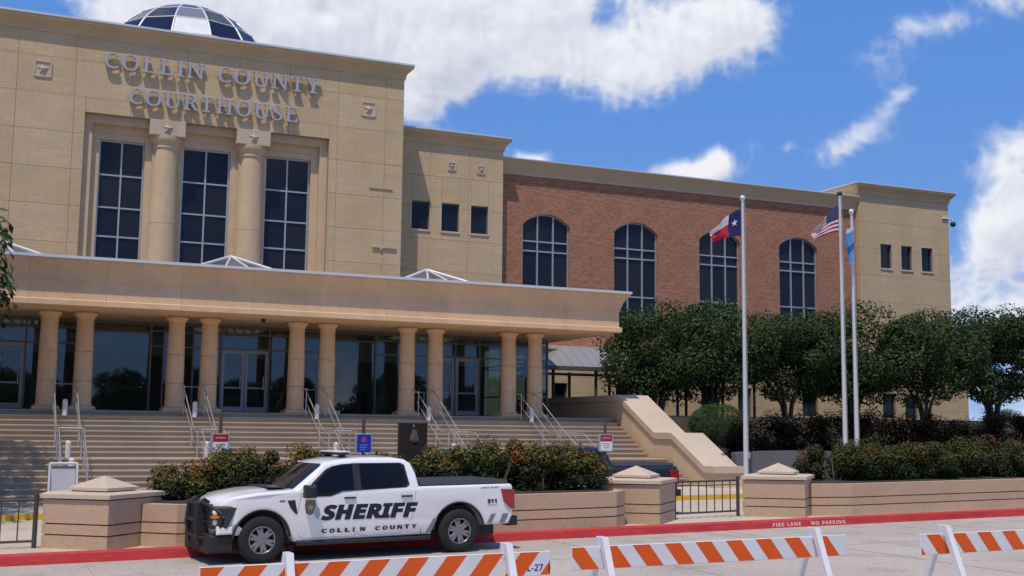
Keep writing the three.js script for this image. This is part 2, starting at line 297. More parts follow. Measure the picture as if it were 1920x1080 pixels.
// rectangular window: frame part with one pane mesh per light
function windowGrid(parent, x0, x1, z, cols, rows, fw, frameMat, glassMats, seed, deep = 0.12) {
  const bars = [], r = rnd(seed), y0 = rows[0], y1 = rows[rows.length - 1], n = cols.length;
  for (const x of [x0, x1]) bars.push(box(x === x0 ? x : x - fw, x === x0 ? x + fw : x, y0, y1, z - 0.02, z + deep));
  for (const y of [y0, y1]) bars.push(box(x0 + fw, x1 - fw, y === y0 ? y : y - fw, y === y0 ? y + fw : y, z - 0.02, z + deep - 0.004));
  for (let i = 1; i + 1 < n; i++) bars.push(box(cols[i] - fw / 2, cols[i] + fw / 2, y0 + fw, y1 - fw, z - 0.02, z + deep * 0.8));
  for (let j = 1; j + 1 < rows.length; j++) bars.push(box(x0 + fw, x1 - fw, rows[j] - fw / 2, rows[j] + fw / 2, z - 0.02, z + deep * 0.72));
  const w = part('window', merge(bars), frameMat, parent);
  for (let i = 0; i + 1 < n; i++) for (let j = 0; j + 1 < rows.length; j++) { const m = part('pane', box(cols[i] + 0.01, cols[i + 1] - 0.01, rows[j] + 0.01, rows[j + 1] - 0.01, -0.006, 0.006), pick(glassMats, r), w, [0, 0, z]); m.rotation.set(0, 0, 0); }
  return w;
}
function starTile(parent, x, y, z, s) { // a relief star in a recessed square
  const t = part('star_tile', merge([box(x - s, x + s, y - s, y + s, z, z + 0.01), ...[[-1, 0], [1, 0]].map(([d]) => box(x + d * s - 0.03, x + d * s + 0.03, y - s, y + s, z, z + 0.05)), box(x - s + 0.031, x + s - 0.031, y + s - 0.03, y + s + 0.03, z, z + 0.05), box(x - s + 0.031, x + s - 0.031, y - s - 0.03, y - s + 0.03, z, z + 0.05)]), M.pale, parent);
  part('star', starRelief(s * 0.78, 0.13), M.pale, t, [x, y, z + 0.01]);
}
function starRelief(r, h) { const q = [], P = (k, rr) => [Math.sin(k * Math.PI / 5) * rr, Math.cos(k * Math.PI / 5) * rr, 0], tri = []; for (let k = 0; k < 10; k++) { const a = P(k, k % 2 ? r * 0.42 : r), b = P(k + 1, k % 2 ? r : r * 0.42); tri.push(...[0, 0, h], ...b, ...a); } const g = new THREE.BufferGeometry(); g.setAttribute('position', new THREE.Float32BufferAttribute(tri, 3)); g.computeVertexNormals(); return boxUV(g); }

// ------------------------------------------------------------------ the tower with the name of the courthouse
const TZ = -54;
{
  const t = thing('courthouse_tower', 'tall limestone front block with the courthouse name and three columned windows', 'building');
  const x0 = -0.6, x1 = 18.0, win = [3.38, 14.32, 7.0, 16.06];
  panelWall(t, x0, x1, 7.0, 19.5, TZ, [win], 2.36, 1.62, M.lime, 1.0, 11, 1.15);
  part('core', merge([box(x0 + 0.02, x1 - 0.02, 0.5, 19.9, TZ - 16, TZ - 1.001), box(x0 + 0.03, x1 - 0.03, 0.5, 7.0, TZ - 1.0, TZ - 0.05)]), M.limeCore, t);
  // returns on the two sides
  for (const s of [0, 1]) { const r = rnd(40 + s); for (let z = TZ - 0.07; z > TZ - 16; z -= 2.36) for (let y = 7; y < 19.4; y += 1.62) part('stone_panel', cbox(s ? x1 - 0.05 : x0 - 0.008, s ? x1 + 0.008 : x0 + 0.05, y + 0.009, Math.min(y + 1.62, 19.5) - 0.009, z - 2.345, z - 0.009, 0.006), pick(M.lime, r), t); }
  part('cornice', moulding(x0, x1, TZ, TZ - 16, [[0.0, 19.4], [0.05, 19.42], [0.06, 19.56], [0.12, 19.70], [0.24, 19.83], [0.36, 19.92], [0.37, 20.04]]), M.lime[1], t);
  part('coping', merge([moulding(x0, x1, TZ, TZ - 16, [[0.36, 20.04], [0.40, 20.04], [0.40, 20.13], [-0.6, 20.16]]), box(x0, x1, 19.9, 20.1, TZ - 15.9, TZ - 0.1)]), M.edge, t);
  // stepped reveal of the great window
  const [a, b, , top] = win, ring = (i, z0, z1, w) => merge([box(a + i, a + i + w, 7, top - i, z0, z1), box(b - i - w, b - i, 7, top - i, z0, z1), box(a + i + w, b - i - w, top - i - w, top - i, z0, z1)]);
  part('reveal', ring(0.0, TZ - 1.0, TZ - 0.30, 0.36), M.trim, t);
  part('reveal', ring(0.36, TZ - 1.0, TZ - 0.58, 0.345), M.trim, t);
  part('pier', box(6.04, 7.69, 7, 15.36, TZ - 1.0, TZ - 0.6), M.trim, t);
  part('pier', box(9.84, 11.47, 7, 15.36, TZ - 1.0, TZ - 0.6), M.trim, t);
  part('lintel', box(4.086, 13.614, 15.07, 15.358, TZ - 0.995, TZ - 0.62), M.trim, t);
  const rows = [7.4, 8.0, 9.4, 10.75, 12.05, 13.51, 15.07];
  for (const [p, q] of [[4.09, 6.035], [7.695, 9.835], [11.475, 13.6]]) windowGrid(t, p, q, TZ - 0.86, [p, (p + q) / 2, q], rows, 0.07, M.alu, [M.glass, M.glass, M.glassB], Math.round(p * 10), 0.09);
  for (const x of [6.9, 10.75]) {
    const c = part('column', lathe([[0.60, 7.0], [0.635, 8.2], [0.63, 9.8], [0.61, 11.4]], 40), M.trim, t, [x, 0, TZ - 0.52]);
    part('drum', lathe([[0.609, 11.412], [0.585, 13.2], [0.555, 14.8]], 40), M.trim, c);
    part('capital', lathe([[0.555, 14.8], [0.60, 14.83], [0.60, 14.90], [0.57, 14.93], [0.575, 15.02], [0.66, 15.1], [0.70, 15.22], [0.70, 15.36]], 40), M.trim, c);
    const blk = part('block', cbox(x - 0.775, x + 0.775, 15.36, 16.055, TZ - 0.98, TZ + 0.10, 0.012), M.pale, t);
    part('star', starRelief(0.26, 0.12), M.pale, blk, [x, 15.70, TZ + 0.10]);
  }
  starTile(t, 1.56, 17.74, TZ, 0.33);
  starTile(t, 16.2, 17.72, TZ, 0.33);
  part('vent_slot', box(16.35, 17.5, 13.86, 13.90, TZ, TZ + 0.04), M.limeCore, t);
  part('spout', merge([box(16.55, 17.75, 11.02, 11.12, TZ, TZ + 0.09), box(16.9, 17.05, 10.94, 11.02, TZ, TZ + 0.09)]), M.pale, t);
}
function lathe(pts, seg) { const g = new THREE.LatheGeometry(pts.map((p) => new THREE.Vector2(...p)), seg), uv = g.attributes.uv, p = g.attributes.position; for (let i = 0; i < uv.count; i++) uv.setXY(i, uv.getX(i) * 3.6, p.getY(i)); return g; }

// raised letters on pins
function sign(words, x0, x1, base, cap) {
  const gl = SERIF.data.glyphs, test = new TextGeometry('H', { font: SERIF, size: 1, depth: 0.1 }); test.computeBoundingBox();
  const s = cap / test.boundingBox.max.y, k = s / SERIF.data.resolution; let w = 0;
  const adv = [...words].map((c) => { const a = w; w += gl[c].ha * k * (c === ' ' ? 1.5 : 1); return a; });
  const f = (x1 - x0) / w, t = thing('building_lettering', 'raised silver serif letters reading ' + words + ' on the limestone tower', 'sign', 'silver letters on the tower');
  [...words].forEach((c, i) => { if (c === ' ') return; const g = new TextGeometry(c, { font: SERIF, size: s, depth: 0.13, curveSegments: 8, bevelEnabled: true, bevelSize: 0.008, bevelThickness: 0.012, bevelSegments: 1 }); g.scale(f * 0.94, 1, 1); const m = part('letter', g, M.silver, t, [x0 + adv[i] * f, base, TZ + 0.09]); g.computeBoundingBox(); const b = g.boundingBox, cy = (b.min.y + b.max.y) / 2, cx = (b.min.x + b.max.x) / 2; part('pin', bar([cx, cy, -0.095], [cx, cy, 0.0], 0.012, 6), M.alu, m); });
}
sign('COLLIN COUNTY', 4.0, 13.8, 18.11, 0.70);
sign('COURTHOUSE', 5.1, 12.8, 16.62, 0.70);

// ------------------------------------------------------------------ glass dome on the tower roof
{
  const d = thing('glass_dome', 'faceted glass dome with white ribs on the tower roof', 'dome');
  const N = 14, R = 4.75, cx = 8.85, cy = 19.75, cz = -63, rings = [0, 0.16, 0.34, 0.53, 0.72, 0.92, 1.15], P = (i, e) => { const a = (i + 0.28) / N * Math.PI * 2; return [cx + Math.sin(a) * Math.cos(e) * R, cy + Math.sin(e) * R, cz + Math.cos(a) * Math.cos(e) * R]; };
  part('drum', merge([(() => { const g = new THREE.CylinderGeometry(R, R, 1.2, 32); g.translate(cx, 19.6, cz); return g; })()]), M.edge, d);
  for (let i = 0; i < N; i++) {
    part('rib', tube(rings.map((e) => P(i, e * 1.36).map((v) => v)), 0.06, 6, 12), M.edge, d);
    for (let j = 0; j + 1 < rings.length; j++) { const e0 = rings[j] * 1.36, e1 = rings[j + 1] * 1.36, h = hash(i, j, 77); part('pane', quads([[P(i, e0), P(i + 1, e0), P(i + 1, e1), P(i, e1)]]), i === 13 && j === 2 ? M.white : (i === 13 && j === 3) || h > 0.93 ? M.domeB ?? (M.domeB = phys([0.20, 0.21, 0.24], { roughness: 0.2, ior: 1.4 })) : M.domeA ?? (M.domeA = phys([0.014, 0.02, 0.045], { roughness: 0.05, ior: 1.36 })), d); }
  }
  for (let j = 1; j + 1 < rings.length; j++) part('ring', merge(Array.from({ length: N }, (_, i) => bar(P(i, rings[j] * 1.36), P(i + 1, rings[j] * 1.36), 0.035, 5))), M.edge, d);
  const lid = new THREE.SphereGeometry(R * Math.cos(1.15 * 1.36) + 0.05, 16, 4, 0, Math.PI * 2, 0, Math.PI / 2); lid.scale(1, 0.25, 1); lid.translate(cx, cy + Math.sin(1.15 * 1.36) * R, cz); part('cap', lid, M.edge, d);
}

// ------------------------------------------------------------------ limestone side block
const k2 = 55.9 / 55.4, X2 = (x) => x * k2, Y2 = (y) => EYE + (y - EYE) * k2, BZ = -55.9;
function sideBlock(x0, x1, z, label, wins, tiles, topY, seed) {
  const t = thing('limestone_block', label, 'building');
  panelWall(t, x0, x1, 5.5, topY - 0.6, z, wins, 2.1, 1.62, M.lime, 0.5, seed);
  part('core', box(x0 + 0.02, x1 - 0.02, 0.5, topY - 0.2, z - 14, z - 0.501), M.limeCore, t);
  part('wall', box(x0 + 0.01, x1 - 0.01, 0.5, 5.5, z - 0.5, z - 0.03), M.trim, t);
  const r = rnd(seed + 3);
  for (const s of [0, 1]) for (let q = z - 0.07; q > z - 8; q -= 2.36) for (let y = 5.5; y < topY - 0.7; y += 1.62) part('stone_panel', cbox(s ? x1 - 0.05 : x0 - 0.008, s ? x1 + 0.008 : x0 + 0.05, y + 0.009, Math.min(y + 1.62, topY - 0.6) - 0.009, q - 2.345, q - 0.009, 0.006), pick(M.lime, r), t);
  const y = topY - 20.13;
  part('cornice', moulding(x0, x1, z, z - 14, [[0.0, 19.4], [0.05, 19.42], [0.06, 19.56], [0.12, 19.70], [0.24, 19.83], [0.34, 19.92], [0.35, 20.04]].map(([o, h]) => [o, h + y])), M.lime[1], t);
  part('coping', merge([moulding(x0, x1, z, z - 14, [[0.34, 20.04 + y], [0.38, 20.04 + y], [0.38, 20.12 + y], [-0.6, 20.14 + y]]), box(x0, x1, topY - 0.3, topY - 0.05, z - 13.9, z - 0.1)]), M.edge, t);
  for (const [a, b, c, d] of wins) { windowGrid(t, a, b, z - 0.2, [a, b], [c, d], 0.05, M.bronze, [M.glass], Math.round(a * 7), 0.05); part('window_surround', merge([box(a - 0.09, a, c - 0.1, d + 0.04, z - 0.03, z + 0.02), box(b, b + 0.09, c - 0.1, d + 0.04, z - 0.03, z + 0.02), box(a, b, c - 0.1, c, z - 0.19, z + 0.05)]), M.pale, t); }
  for (const [x, yy] of tiles) starTile(t, x, yy, z, 0.2);
  return t;
}
sideBlock(18.02, X2(23.93), BZ, 'limestone block with three small square windows between tower and brick wing', [[X2(18.98), X2(19.94), Y2(12.34), Y2(13.77)], [X2(20.57), X2(21.53), Y2(12.34), Y2(13.77)], [X2(22.16), X2(23.12), Y2(12.34), Y2(13.77)]], [[X2(21.08), Y2(15.69)], [X2(22.69), Y2(15.66)]], Y2(17.46), 61);
const kE = 56.3 / 55, XE = (x) => x * kE, YE = (y) => EYE + (y - EYE) * kE, EZ = -56.3;
const endBlock = sideBlock(XE(46.62), XE(53.55), EZ, 'limestone end block at the far right of the brick wing', [[XE(48.18), XE(49.05), YE(12.22), YE(13.66)], [XE(49.75), XE(50.6), YE(12.22), YE(13.66)], [XE(51.32), XE(52.2), YE(12.22), YE(13.66)]], [], YE(17.22), 71);

// ------------------------------------------------------------------ brick wing with four arched windows
const kW = 56.6 / 56, XW = (x) => x * kW, YW = (y) => EYE + (y - EYE) * kW, WZ = -56.6;
{
  const t = thing('brick_wing', 'red brick wing with four tall arched windows and a limestone cornice', 'building');
  const x0 = X2(23.93) + 0.01, x1 = XE(46.62) - 0.01, y0 = 6.7, y1 = YW(15.75), wins = [[25.34, 28.08], [30.78, 33.5], [36.2, 38.91], [41.63, 44.34]].map(([a, b]) => [XW(a), XW(b)]);
  const spring = YW(13.2), bot = 7.3, rise = YW(13.8) - spring;
  const arch = (a, b, s = 0) => { const c = (a + b) / 2, h = (b - a) / 2, R = (h * h + rise * rise) / (2 * rise), cy = spring + rise - R; return (x) => cy + Math.sqrt(Math.max(0, (R - s) ** 2 - (x - c) ** 2)); };
  const s = new THREE.Shape([[x0, y0], [x1, y0], [x1, y1], [x0, y1]].map((p) => new THREE.Vector2(...p)));
  for (const [a, b] of wins) { const f = arch(a, b), pts = [[a, bot], [b, bot]]; for (let i = 0; i <= 16; i++) { const x = b + (a - b) * i / 16; pts.push([x, f(x)]); } s.holes.push(new THREE.Path(pts.map((p) => new THREE.Vector2(...p)).reverse())); }
  const g = new THREE.ExtrudeGeometry(s, { depth: 0.35, bevelEnabled: false, curveSegments: 1 }); g.translate(0, 0, WZ - 0.35);
  part('brick_wall', boxUV(g), M.brick, t);
  part('core', box(x0 + 0.1, x1 - 0.1, 0.5, y1 + 0.3, WZ - 14, WZ - 0.36), M.limeCore, t);
  const yt = YW(16.57);
  part('cornice', quads([[-0.02, y1], [0.05, y1], [0.06, y1 + 0.18], [0.14, y1 + 0.3], [0.3, yt - 0.25], [0.42, yt - 0.12], [0.43, yt - 0.06]].reduce((q, p, i, L) => { if (i) { const o = L[i - 1]; q.push([[x0, o[1], WZ + o[0]], [x1, o[1], WZ + o[0]], [x1, p[1], WZ + p[0]], [x0, p[1], WZ + p[0]]]); } return q; }, [])), M.trim, t);
  part('coping', box(x0, x1, yt - 0.06, yt, WZ - 13, WZ + 0.46), M.edge, t);
  part('corbel', box(x0, x1, y1 - 0.36, y1 - 0.22, WZ, WZ + 0.05), M.brick, t);
  wins.forEach(([a, b], n) => {
    const f = arch(a, b, 0.06), z = WZ - 0.24, c = [a, a + (b - a) / 3, a + (b - a) * 2 / 3, b], rows = [bot, YW(8.0), YW(9.70), YW(11.80), YW(12.32)], r = rnd(n + 5), bars = [], W = 0.075;
    for (let i = 0; i < 4; i++) { const l = i === 0 ? a : i === 3 ? b - W : c[i] - W / 2; bars.push(box(l, l + W, bot, f(clamp(c[i], a + 0.1, b - 0.1)) + 0.0, z - 0.02, z + 0.10)); }
    for (const y of rows) bars.push(box(a + W, b - W, y - W / 2, y + W / 2, z - 0.015, z + 0.085));
    const rim = []; for (let i = 0; i <= 16; i++) { const x = a + (b - a) * i / 16; rim.push([x, arch(a, b)(x)]); } for (let i = 16; i >= 0; i--) { const x = a + (b - a) * i / 16; rim.push([x, arch(a, b)(x) - 0.07]); }
    bars.push(shapeGeo(rim, 0.11, z - 0.018));
    const w = part('window', merge(bars), M.alu, t);
    for (let i = 0; i < 3; i++) {
      for (let j = 0; j + 1 < rows.length; j++) part('pane', box(c[i] + 0.01, c[i + 1] - 0.01, rows[j] + 0.01, rows[j + 1] - 0.01, -0.006, 0.006), pick([M.glass, M.glassB], r), w, [0, 0, z]);
      const pts = [[c[i] + 0.01, rows[4] + 0.01], [c[i + 1] - 0.01, rows[4] + 0.01]]; for (let q = 6; q >= 0; q--) { const x = c[i] + 0.01 + (c[i + 1] - c[i] - 0.02) * q / 6; pts.push([x, arch(a, b)(x) - 0.01]); }
      part('pane', shapeGeo(pts, 0.012), pick([M.glass, M.glassB], r), w, [0, 0, z - 0.006]);
    }
  });
}
// limestone ground floor under the brick wing and end block, standing on the raised terrace
{
  const t = thing('base_wall', 'pale limestone ground floor wall with dark openings under the brick wing', 'wall');
  const z = -55.1, kb = 55.1 / 55.6, xb = (x) => x * kb, yb = (y) => EYE + (y - EYE) * kb, holes = [[26.9, 27.8, 3.45, 4.89], [30.67, 31.6, 3.4, 4.87], [32.23, 33.3, 3.4, 4.9], [36.0, 36.95, 3.33, 4.9], [38.4, 39.3, 3.33, 4.9], [42.8, 43.9, 3.4, 4.75], [46.0, 46.9, 3.33, 4.8], [48.6, 49.6, 3.36, 4.82], [50.3, 51.27, 3.4, 4.8]].map(([a, b, c, d]) => [xb(a), xb(b), yb(c), yb(d)]);
  panelWall(t, 24.0, XE(53.5), 2.4, 6.6, z, holes, 2.4, 1.4, M.lime, 0.4, 83);
  part('core', box(24.05, XE(53.5) - 0.05, 2.4, 6.6, z - 8, z - 0.41), M.limeCore, t);
  part('ledge', cbox(23.95, XE(53.5) + 0.05, 6.6, 6.78, z - 1.7, z + 0.14, 0.015), M.pale, t);
  for (const [a, b, c, d] of holes) windowGrid(t, a, b, z - 0.22, [a, b], [c, d], 0.05, M.bronze, [M.glass], Math.round(a * 9), 0.05);
}
// security camera on the end block
{
  const t = thing('security_camera', 'small dark security camera on a white bracket at the end block corner', 'camera'), x = XE(53.4), y = YE(15.6);
  part('bracket', merge([bar([x - 0.4, y, EZ + 0.06], [x + 0.45, y, EZ + 0.06], 0.05), bar([x + 0.4, y, EZ + 0.06], [x + 0.42, y - 0.2, EZ + 0.1], 0.05)]), M.white, t);
  const g = new THREE.SphereGeometry(0.17, 16, 12); g.translate(x + 0.42, y - 0.33, EZ + 0.1); part('dome', g, M.dark, t);
}

// ------------------------------------------------------------------ entrance portico
const FL = 2.95;   // floor of the portico
const pairs = [-1.78, 2.56, 6.85, 11.24, 15.6, 19.92];
{
  const t = thing('entrance_portico', 'flat roofed limestone entrance portico with paired round columns', 'portico');
  const x0 = -6.2, x1 = 23.2, zf = -41.8, zb = TZ;
  const prof = [[0, 6.36], [0.07, 6.36], [0.09, 6.38], [0.09, 6.55], [0.0, 6.58], [0.0, 7.20], [0.04, 7.22], [0.04, 7.33], [0.07, 7.36], [0.11, 7.5], [0.21, 7.68], [0.32, 7.8], [0.35, 7.84], [0.35, 7.9]];
  const n = 12, L = (x1 - x0) / n, r = rnd(5);
  for (let i = 0; i < n; i++) {
    const a = x0 + i * L + 0.003, b = x0 + (i + 1) * L - 0.003, q = [];
    for (let k = 0; k + 1 < prof.length; k++) { const [o, y] = prof[k], [p, w] = prof[k + 1], m = i === n - 1 ? 1 : 0, l = i === 0 ? 1 : 0; q.push([[a - l * o, y, zf + o], [b + m * o, y, zf + o], [b + m * p, w, zf + p], [a - l * p, w, zf + p]]); }
    for (const e of [0, 1]) if ((e && i < n - 1) || (!e && i > 0)) for (let k = 0; k + 1 < prof.length; k++) { const X = e ? b : a, [o, y] = prof[k], [p, w] = prof[k + 1]; q.push(e ? [[X, y, zf + o], [X, y, zf - 0.1], [X, w, zf - 0.1], [X, w, zf + p]] : [[X, y, zf - 0.1], [X, y, zf + o], [X, w, zf + p], [X, w, zf - 0.1]]); }
    part('fascia_panel', quads(q), pick([M.cast, M.castB], r), t);
  }
  for (const s of [1, -1]) { const X = s > 0 ? x1 : x0, q = []; for (let k = 0; k + 1 < prof.length; k++) { const [o, y] = prof[k], [p, w] = prof[k + 1]; q.push([[X + s * o, y, zf + o], [X + s * o, y, zb], [X + s * p, w, zb], [X + s * p, w, zf + p]]); } part('side_fascia', quads(q), M.cast, t); }
  part('metal_edge', merge([box(x0 - 0.39, x1 + 0.39, 7.9, 7.995, zf + 0.1, zf + 0.39), box(x1 + 0.1, x1 + 0.39, 7.9, 7.99, zb, zf + 0.1), box(x0 - 0.39, x0 - 0.1, 7.9, 7.99, zb, zf + 0.1)]), M.edge, t);
  // roof slab with openings under the three skylights
  const sk = [0.3, 8.95, 17.45].map((x) => [x - 1.5, x + 1.5, 47.2, 50.2]);
  part('roof_slab', merge(cells(x0 + 0.02, x1 - 0.02, 42.02, 53.98, sk, [x0, x1], [42, 54]).map(([a, b, c, d]) => box(a, b, 7.0, 7.88, -d, -c))), M.limeCore, t);
  part('soffit', merge(cells(x0 + 0.02, x1 - 0.02, 42.02, 53.98, sk, [x0, x1], [42, 54]).map(([a, b, c, d]) => box(a, b, 6.365, 6.6, -d, -c))), M.cast, t);
  for (const p of pairs) for (const dx of [-0.585, 0.585]) {
    const c = part('column', lathe([[0.345, 0.16], [0.345, 0.22], [0.325, 0.25], [0.315, 1.0]], 32), M.cast, t, [p + dx, FL, -44]);
    part('base', merge([lathe([[0.0, 0.16], [0.42, 0.16], [0.42, 0.11], [0.43, 0.10]], 32), cbox(-0.44, 0.44, 0, 0.11, -0.44, 0.44, 0.01)]), M.castB, c);
    part('drum', lathe([[0.314, 1.012], [0.305, 2.02]], 32), pick([M.cast, M.castB], r), c);
    part('drum', lathe([[0.304, 2.032], [0.282, 3.06]], 32), pick([M.cast, M.castB], r), c);
    part('capital', lathe([[0.282, 3.06], [0.30, 3.07], [0.30, 3.11], [0.285, 3.13], [0.30, 3.22], [0.38, 3.30], [0.40, 3.34], [0.40, 3.42], [0.0, 3.42]], 32), M.cast, c);
  }
  part('floor_slab', box(x0 - 0.3, 24.4, 2.4, FL, -54, -44.41), M.step[0], t);
  const dc = new THREE.SphereGeometry(0.09, 12, 8); dc.translate(9.2, 6.3, -43.2); part('dome_camera', dc, M.dark, t);
}
for (const [i, x] of [0.3, 8.95, 17.45].entries()) {
  const s = thing('roof_skylight', ['low pyramid skylight on the portico roof, leftmost of three', 'low pyramid skylight on the portico roof below the middle tower window', 'low pyramid skylight on the portico roof, rightmost of three'][i], 'skylight', 'skylights on the portico roof');
  const y0 = 8.3, y1 = 9.36, z = -48.7, h = 2.4, C = [[x - h, y0, z + h], [x + h, y0, z + h], [x + h, y0, z - h], [x - h, y0, z - h]], A = [x, y1, z];
  part('kerb', merge([box(x - h, x + h, 7.89, y0, z + h - 0.08, z + h), box(x - h, x + h, 7.89, y0, z - h, z - h + 0.08), box(x - h, x - h + 0.08, 7.89, y0, z - h + 0.08, z + h - 0.08), box(x + h - 0.08, x + h, 7.89, y0, z - h + 0.08, z + h - 0.08)]), M.edge, s);
  for (let k = 0; k < 4; k++) { const p = C[k], q = C[(k + 1) % 4], lerp = (u, v, f) => u.map((c, m) => c + (v[m] - c) * f), cut = [0, 0.34, 0.66, 1].map((f) => lerp(p, q, f));
    for (let j = 0; j < 3; j++) part('pane', quads([[cut[j], cut[j + 1], A, A]]), M.sky, s);
    part('bar', bar(p, A, 0.06, 6), M.edge, s); for (const j of [1, 2]) part('bar', bar(cut[j], A, 0.05, 6), M.edge, s); }
}
// glazed lobby under the portico
{
  const t = thing('entrance_glazing', 'aluminium and glass entrance front with doors behind the columns', 'glazing');
  const z = -46.8, y0 = FL + 0.005, y1 = 6.36, xs = [-5.2, -3.4, -1.6, -0.55, 1.33, 2.15, 3.05, 3.55, 5.72, 6.2, 7.3, 8.36, 10.24, 11.2, 12.4, 14.6, 16.0, 17.0, 18.1, 19.2, 20.6, 21.6, 22.4], doors = new Set([3, 11, 17, 18]), big = new Set([7, 14]);
  const fr = [];
  for (const x of xs) fr.push(box(x - 0.035, x + 0.035, y0, y1, z - 0.06, z + 0.06));
  fr.push(box(xs[0], xs[xs.length - 1], y0, y0 + 0.07, z - 0.05, z + 0.05), box(xs[0], xs[xs.length - 1], y1 - 0.12, y1 - 0.002, z - 0.05, z + 0.05));
  for (let i = 0; i + 1 < xs.length; i++) { const a = xs[i] + 0.036, b = xs[i + 1] - 0.036; for (const y of big.has(i) ? [5.95] : [5.45, 6.02]) fr.push(box(a, b, y - 0.03, y + 0.03, z - 0.045, z + 0.045)); }
  part('frame', merge(fr), M.bronze, t);
  for (let i = 0; i + 1 < xs.length; i++) {
    const a = xs[i] + 0.03, b = xs[i + 1] - 0.03, ys = big.has(i) ? [y0 + 0.06, 5.95, y1 - 0.1] : [y0 + 0.06, 5.45, 6.02, y1 - 0.1];
    for (let j = doors.has(i) ? 1 : 0; j + 1 < ys.length; j++) part('pane', box(a, b, ys[j], ys[j + 1], z - 0.006, z + 0.006), M.clear, t);
    if (doors.has(i)) {
      const leaves = b - a > 1.5 ? [[a, (a + b) / 2], [(a + b) / 2, b]] : [[a, b]];
      for (const [p, q] of leaves) { const d = part('door', merge([box(p + 0.01, p + 0.12, y0 + 0.01, 5.41, z - 0.03, z + 0.03), box(q - 0.12, q - 0.01, y0 + 0.01, 5.41, z - 0.03, z + 0.03), box(p + 0.12, q - 0.12, y0 + 0.01, y0 + 0.26, z - 0.03, z + 0.03), box(p + 0.12, q - 0.12, 5.28, 5.41, z - 0.03, z + 0.03), box(p + 0.12, q - 0.12, 3.92, 3.98, z - 0.02, z + 0.02)]), std([0.33, 0.33, 0.34], { roughness: 0.4, metalness: 0.5 }), t); part('pane', box(p + 0.11, q - 0.11, y0 + 0.25, 5.29, z - 0.005, z + 0.005), M.clear, d); part('handle', bar([q - 0.18, 3.9, z + 0.08], [q - 0.18, 4.4, z + 0.08], 0.018), M.steel, d); }
    }
  }
  // side return at the right end of the lobby
  part('frame', merge([4, 5.45, 6.3].map((y) => box(22.37, 22.43, y - 0.03, y + 0.03, -53.9, z - 0.07)).concat([-49, -51.4].map((q) => box(22.365, 22.435, y0, y1, q - 0.035, q + 0.035)))), M.bronze, t);
  for (const [a, b] of [[-49, -46.87], [-51.4, -49], [-53.9, -51.4]]) part('pane', box(22.394, 22.406, y0 + 0.01, y1, a + 0.03, b - 0.03), M.clear, t);
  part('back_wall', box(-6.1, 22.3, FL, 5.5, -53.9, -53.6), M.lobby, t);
  part('upper_wall', box(-6.1, 22.3, 5.5, 6.36, -53.9, -53.62), M.lobbyPale, t);
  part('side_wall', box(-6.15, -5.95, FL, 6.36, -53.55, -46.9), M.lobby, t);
  part('counter', box(12.0, 15.5, FL + 0.002, FL + 1.1, -51.5, -50.8), M.dark, t);
}

// ------------------------------------------------------------------ the wide steps and the cheek wall
{
  const t = thing('front_steps', 'wide flight of pale stone steps up to the portico', 'steps');
  const r = rnd(21), R = 0.17; let y = FL, z = -43.35;
  const stone = (y, z0, z1) => merge([cbox(-7, 23.86, y - 0.055, y, z0, z1, 0.012), box(-6.99, 23.85, y - 0.5, y - 0.0551, z0, z1 - 0.045)]), add = (dz) => { part('step', stone(y, z - 0.25, z + dz), pick(M.step, r), t); z += dz; y -= R; };
  part('step', stone(y, -44.4, z), M.step[0], t); y -= R;
  for (let i = 0; i < 8; i++) add(0.325);
  add(1.55);
  for (let i = 0; i < 7; i++) add(0.325);
  part('step', stone(y, z - 0.25, z + 0.325), M.step[1], t);
}
{
  const t = thing('cheek_wall', 'broad sloping stone side wall with smooth capping beside the steps', 'wall');
  const x0 = 23.88, x1 = 25.3, line = [[-54, 3.92], [-43.15, 3.92], [-40.25, 2.40], [-39.0, 2.40], [-36.75, 1.22], [-36.1, 1.22]];
  const run = (pts, x0, x1, low) => { const s = [...pts.map(([z, y]) => new THREE.Vector2(-z, y)), ...(low ? pts.slice().reverse().map(([z, y]) => new THREE.Vector2(-z, y + low)) : [new THREE.Vector2(36.1, -0.3), new THREE.Vector2(54, -0.3)])], g = new THREE.ExtrudeGeometry(new THREE.Shape(s), { depth: x1 - x0, bevelEnabled: false }); g.rotateY(Math.PI / 2); g.translate(x0, 0, 0); return boxUV(g); };
  part('wall', run(line.map(([z, y]) => [z - (z === -36.1 ? 0.1 : 0), y - 0.23]), x0 + 0.07, x1 - 0.07), M.trim, t);
  for (let k = 0; k + 1 < line.length; k++) part('capping', run([line[k], line[k + 1]].map(([z, y], i) => [z + (i ? -0.004 : 0.004), y]), x0, x1, -0.24), M.pale, t);
}
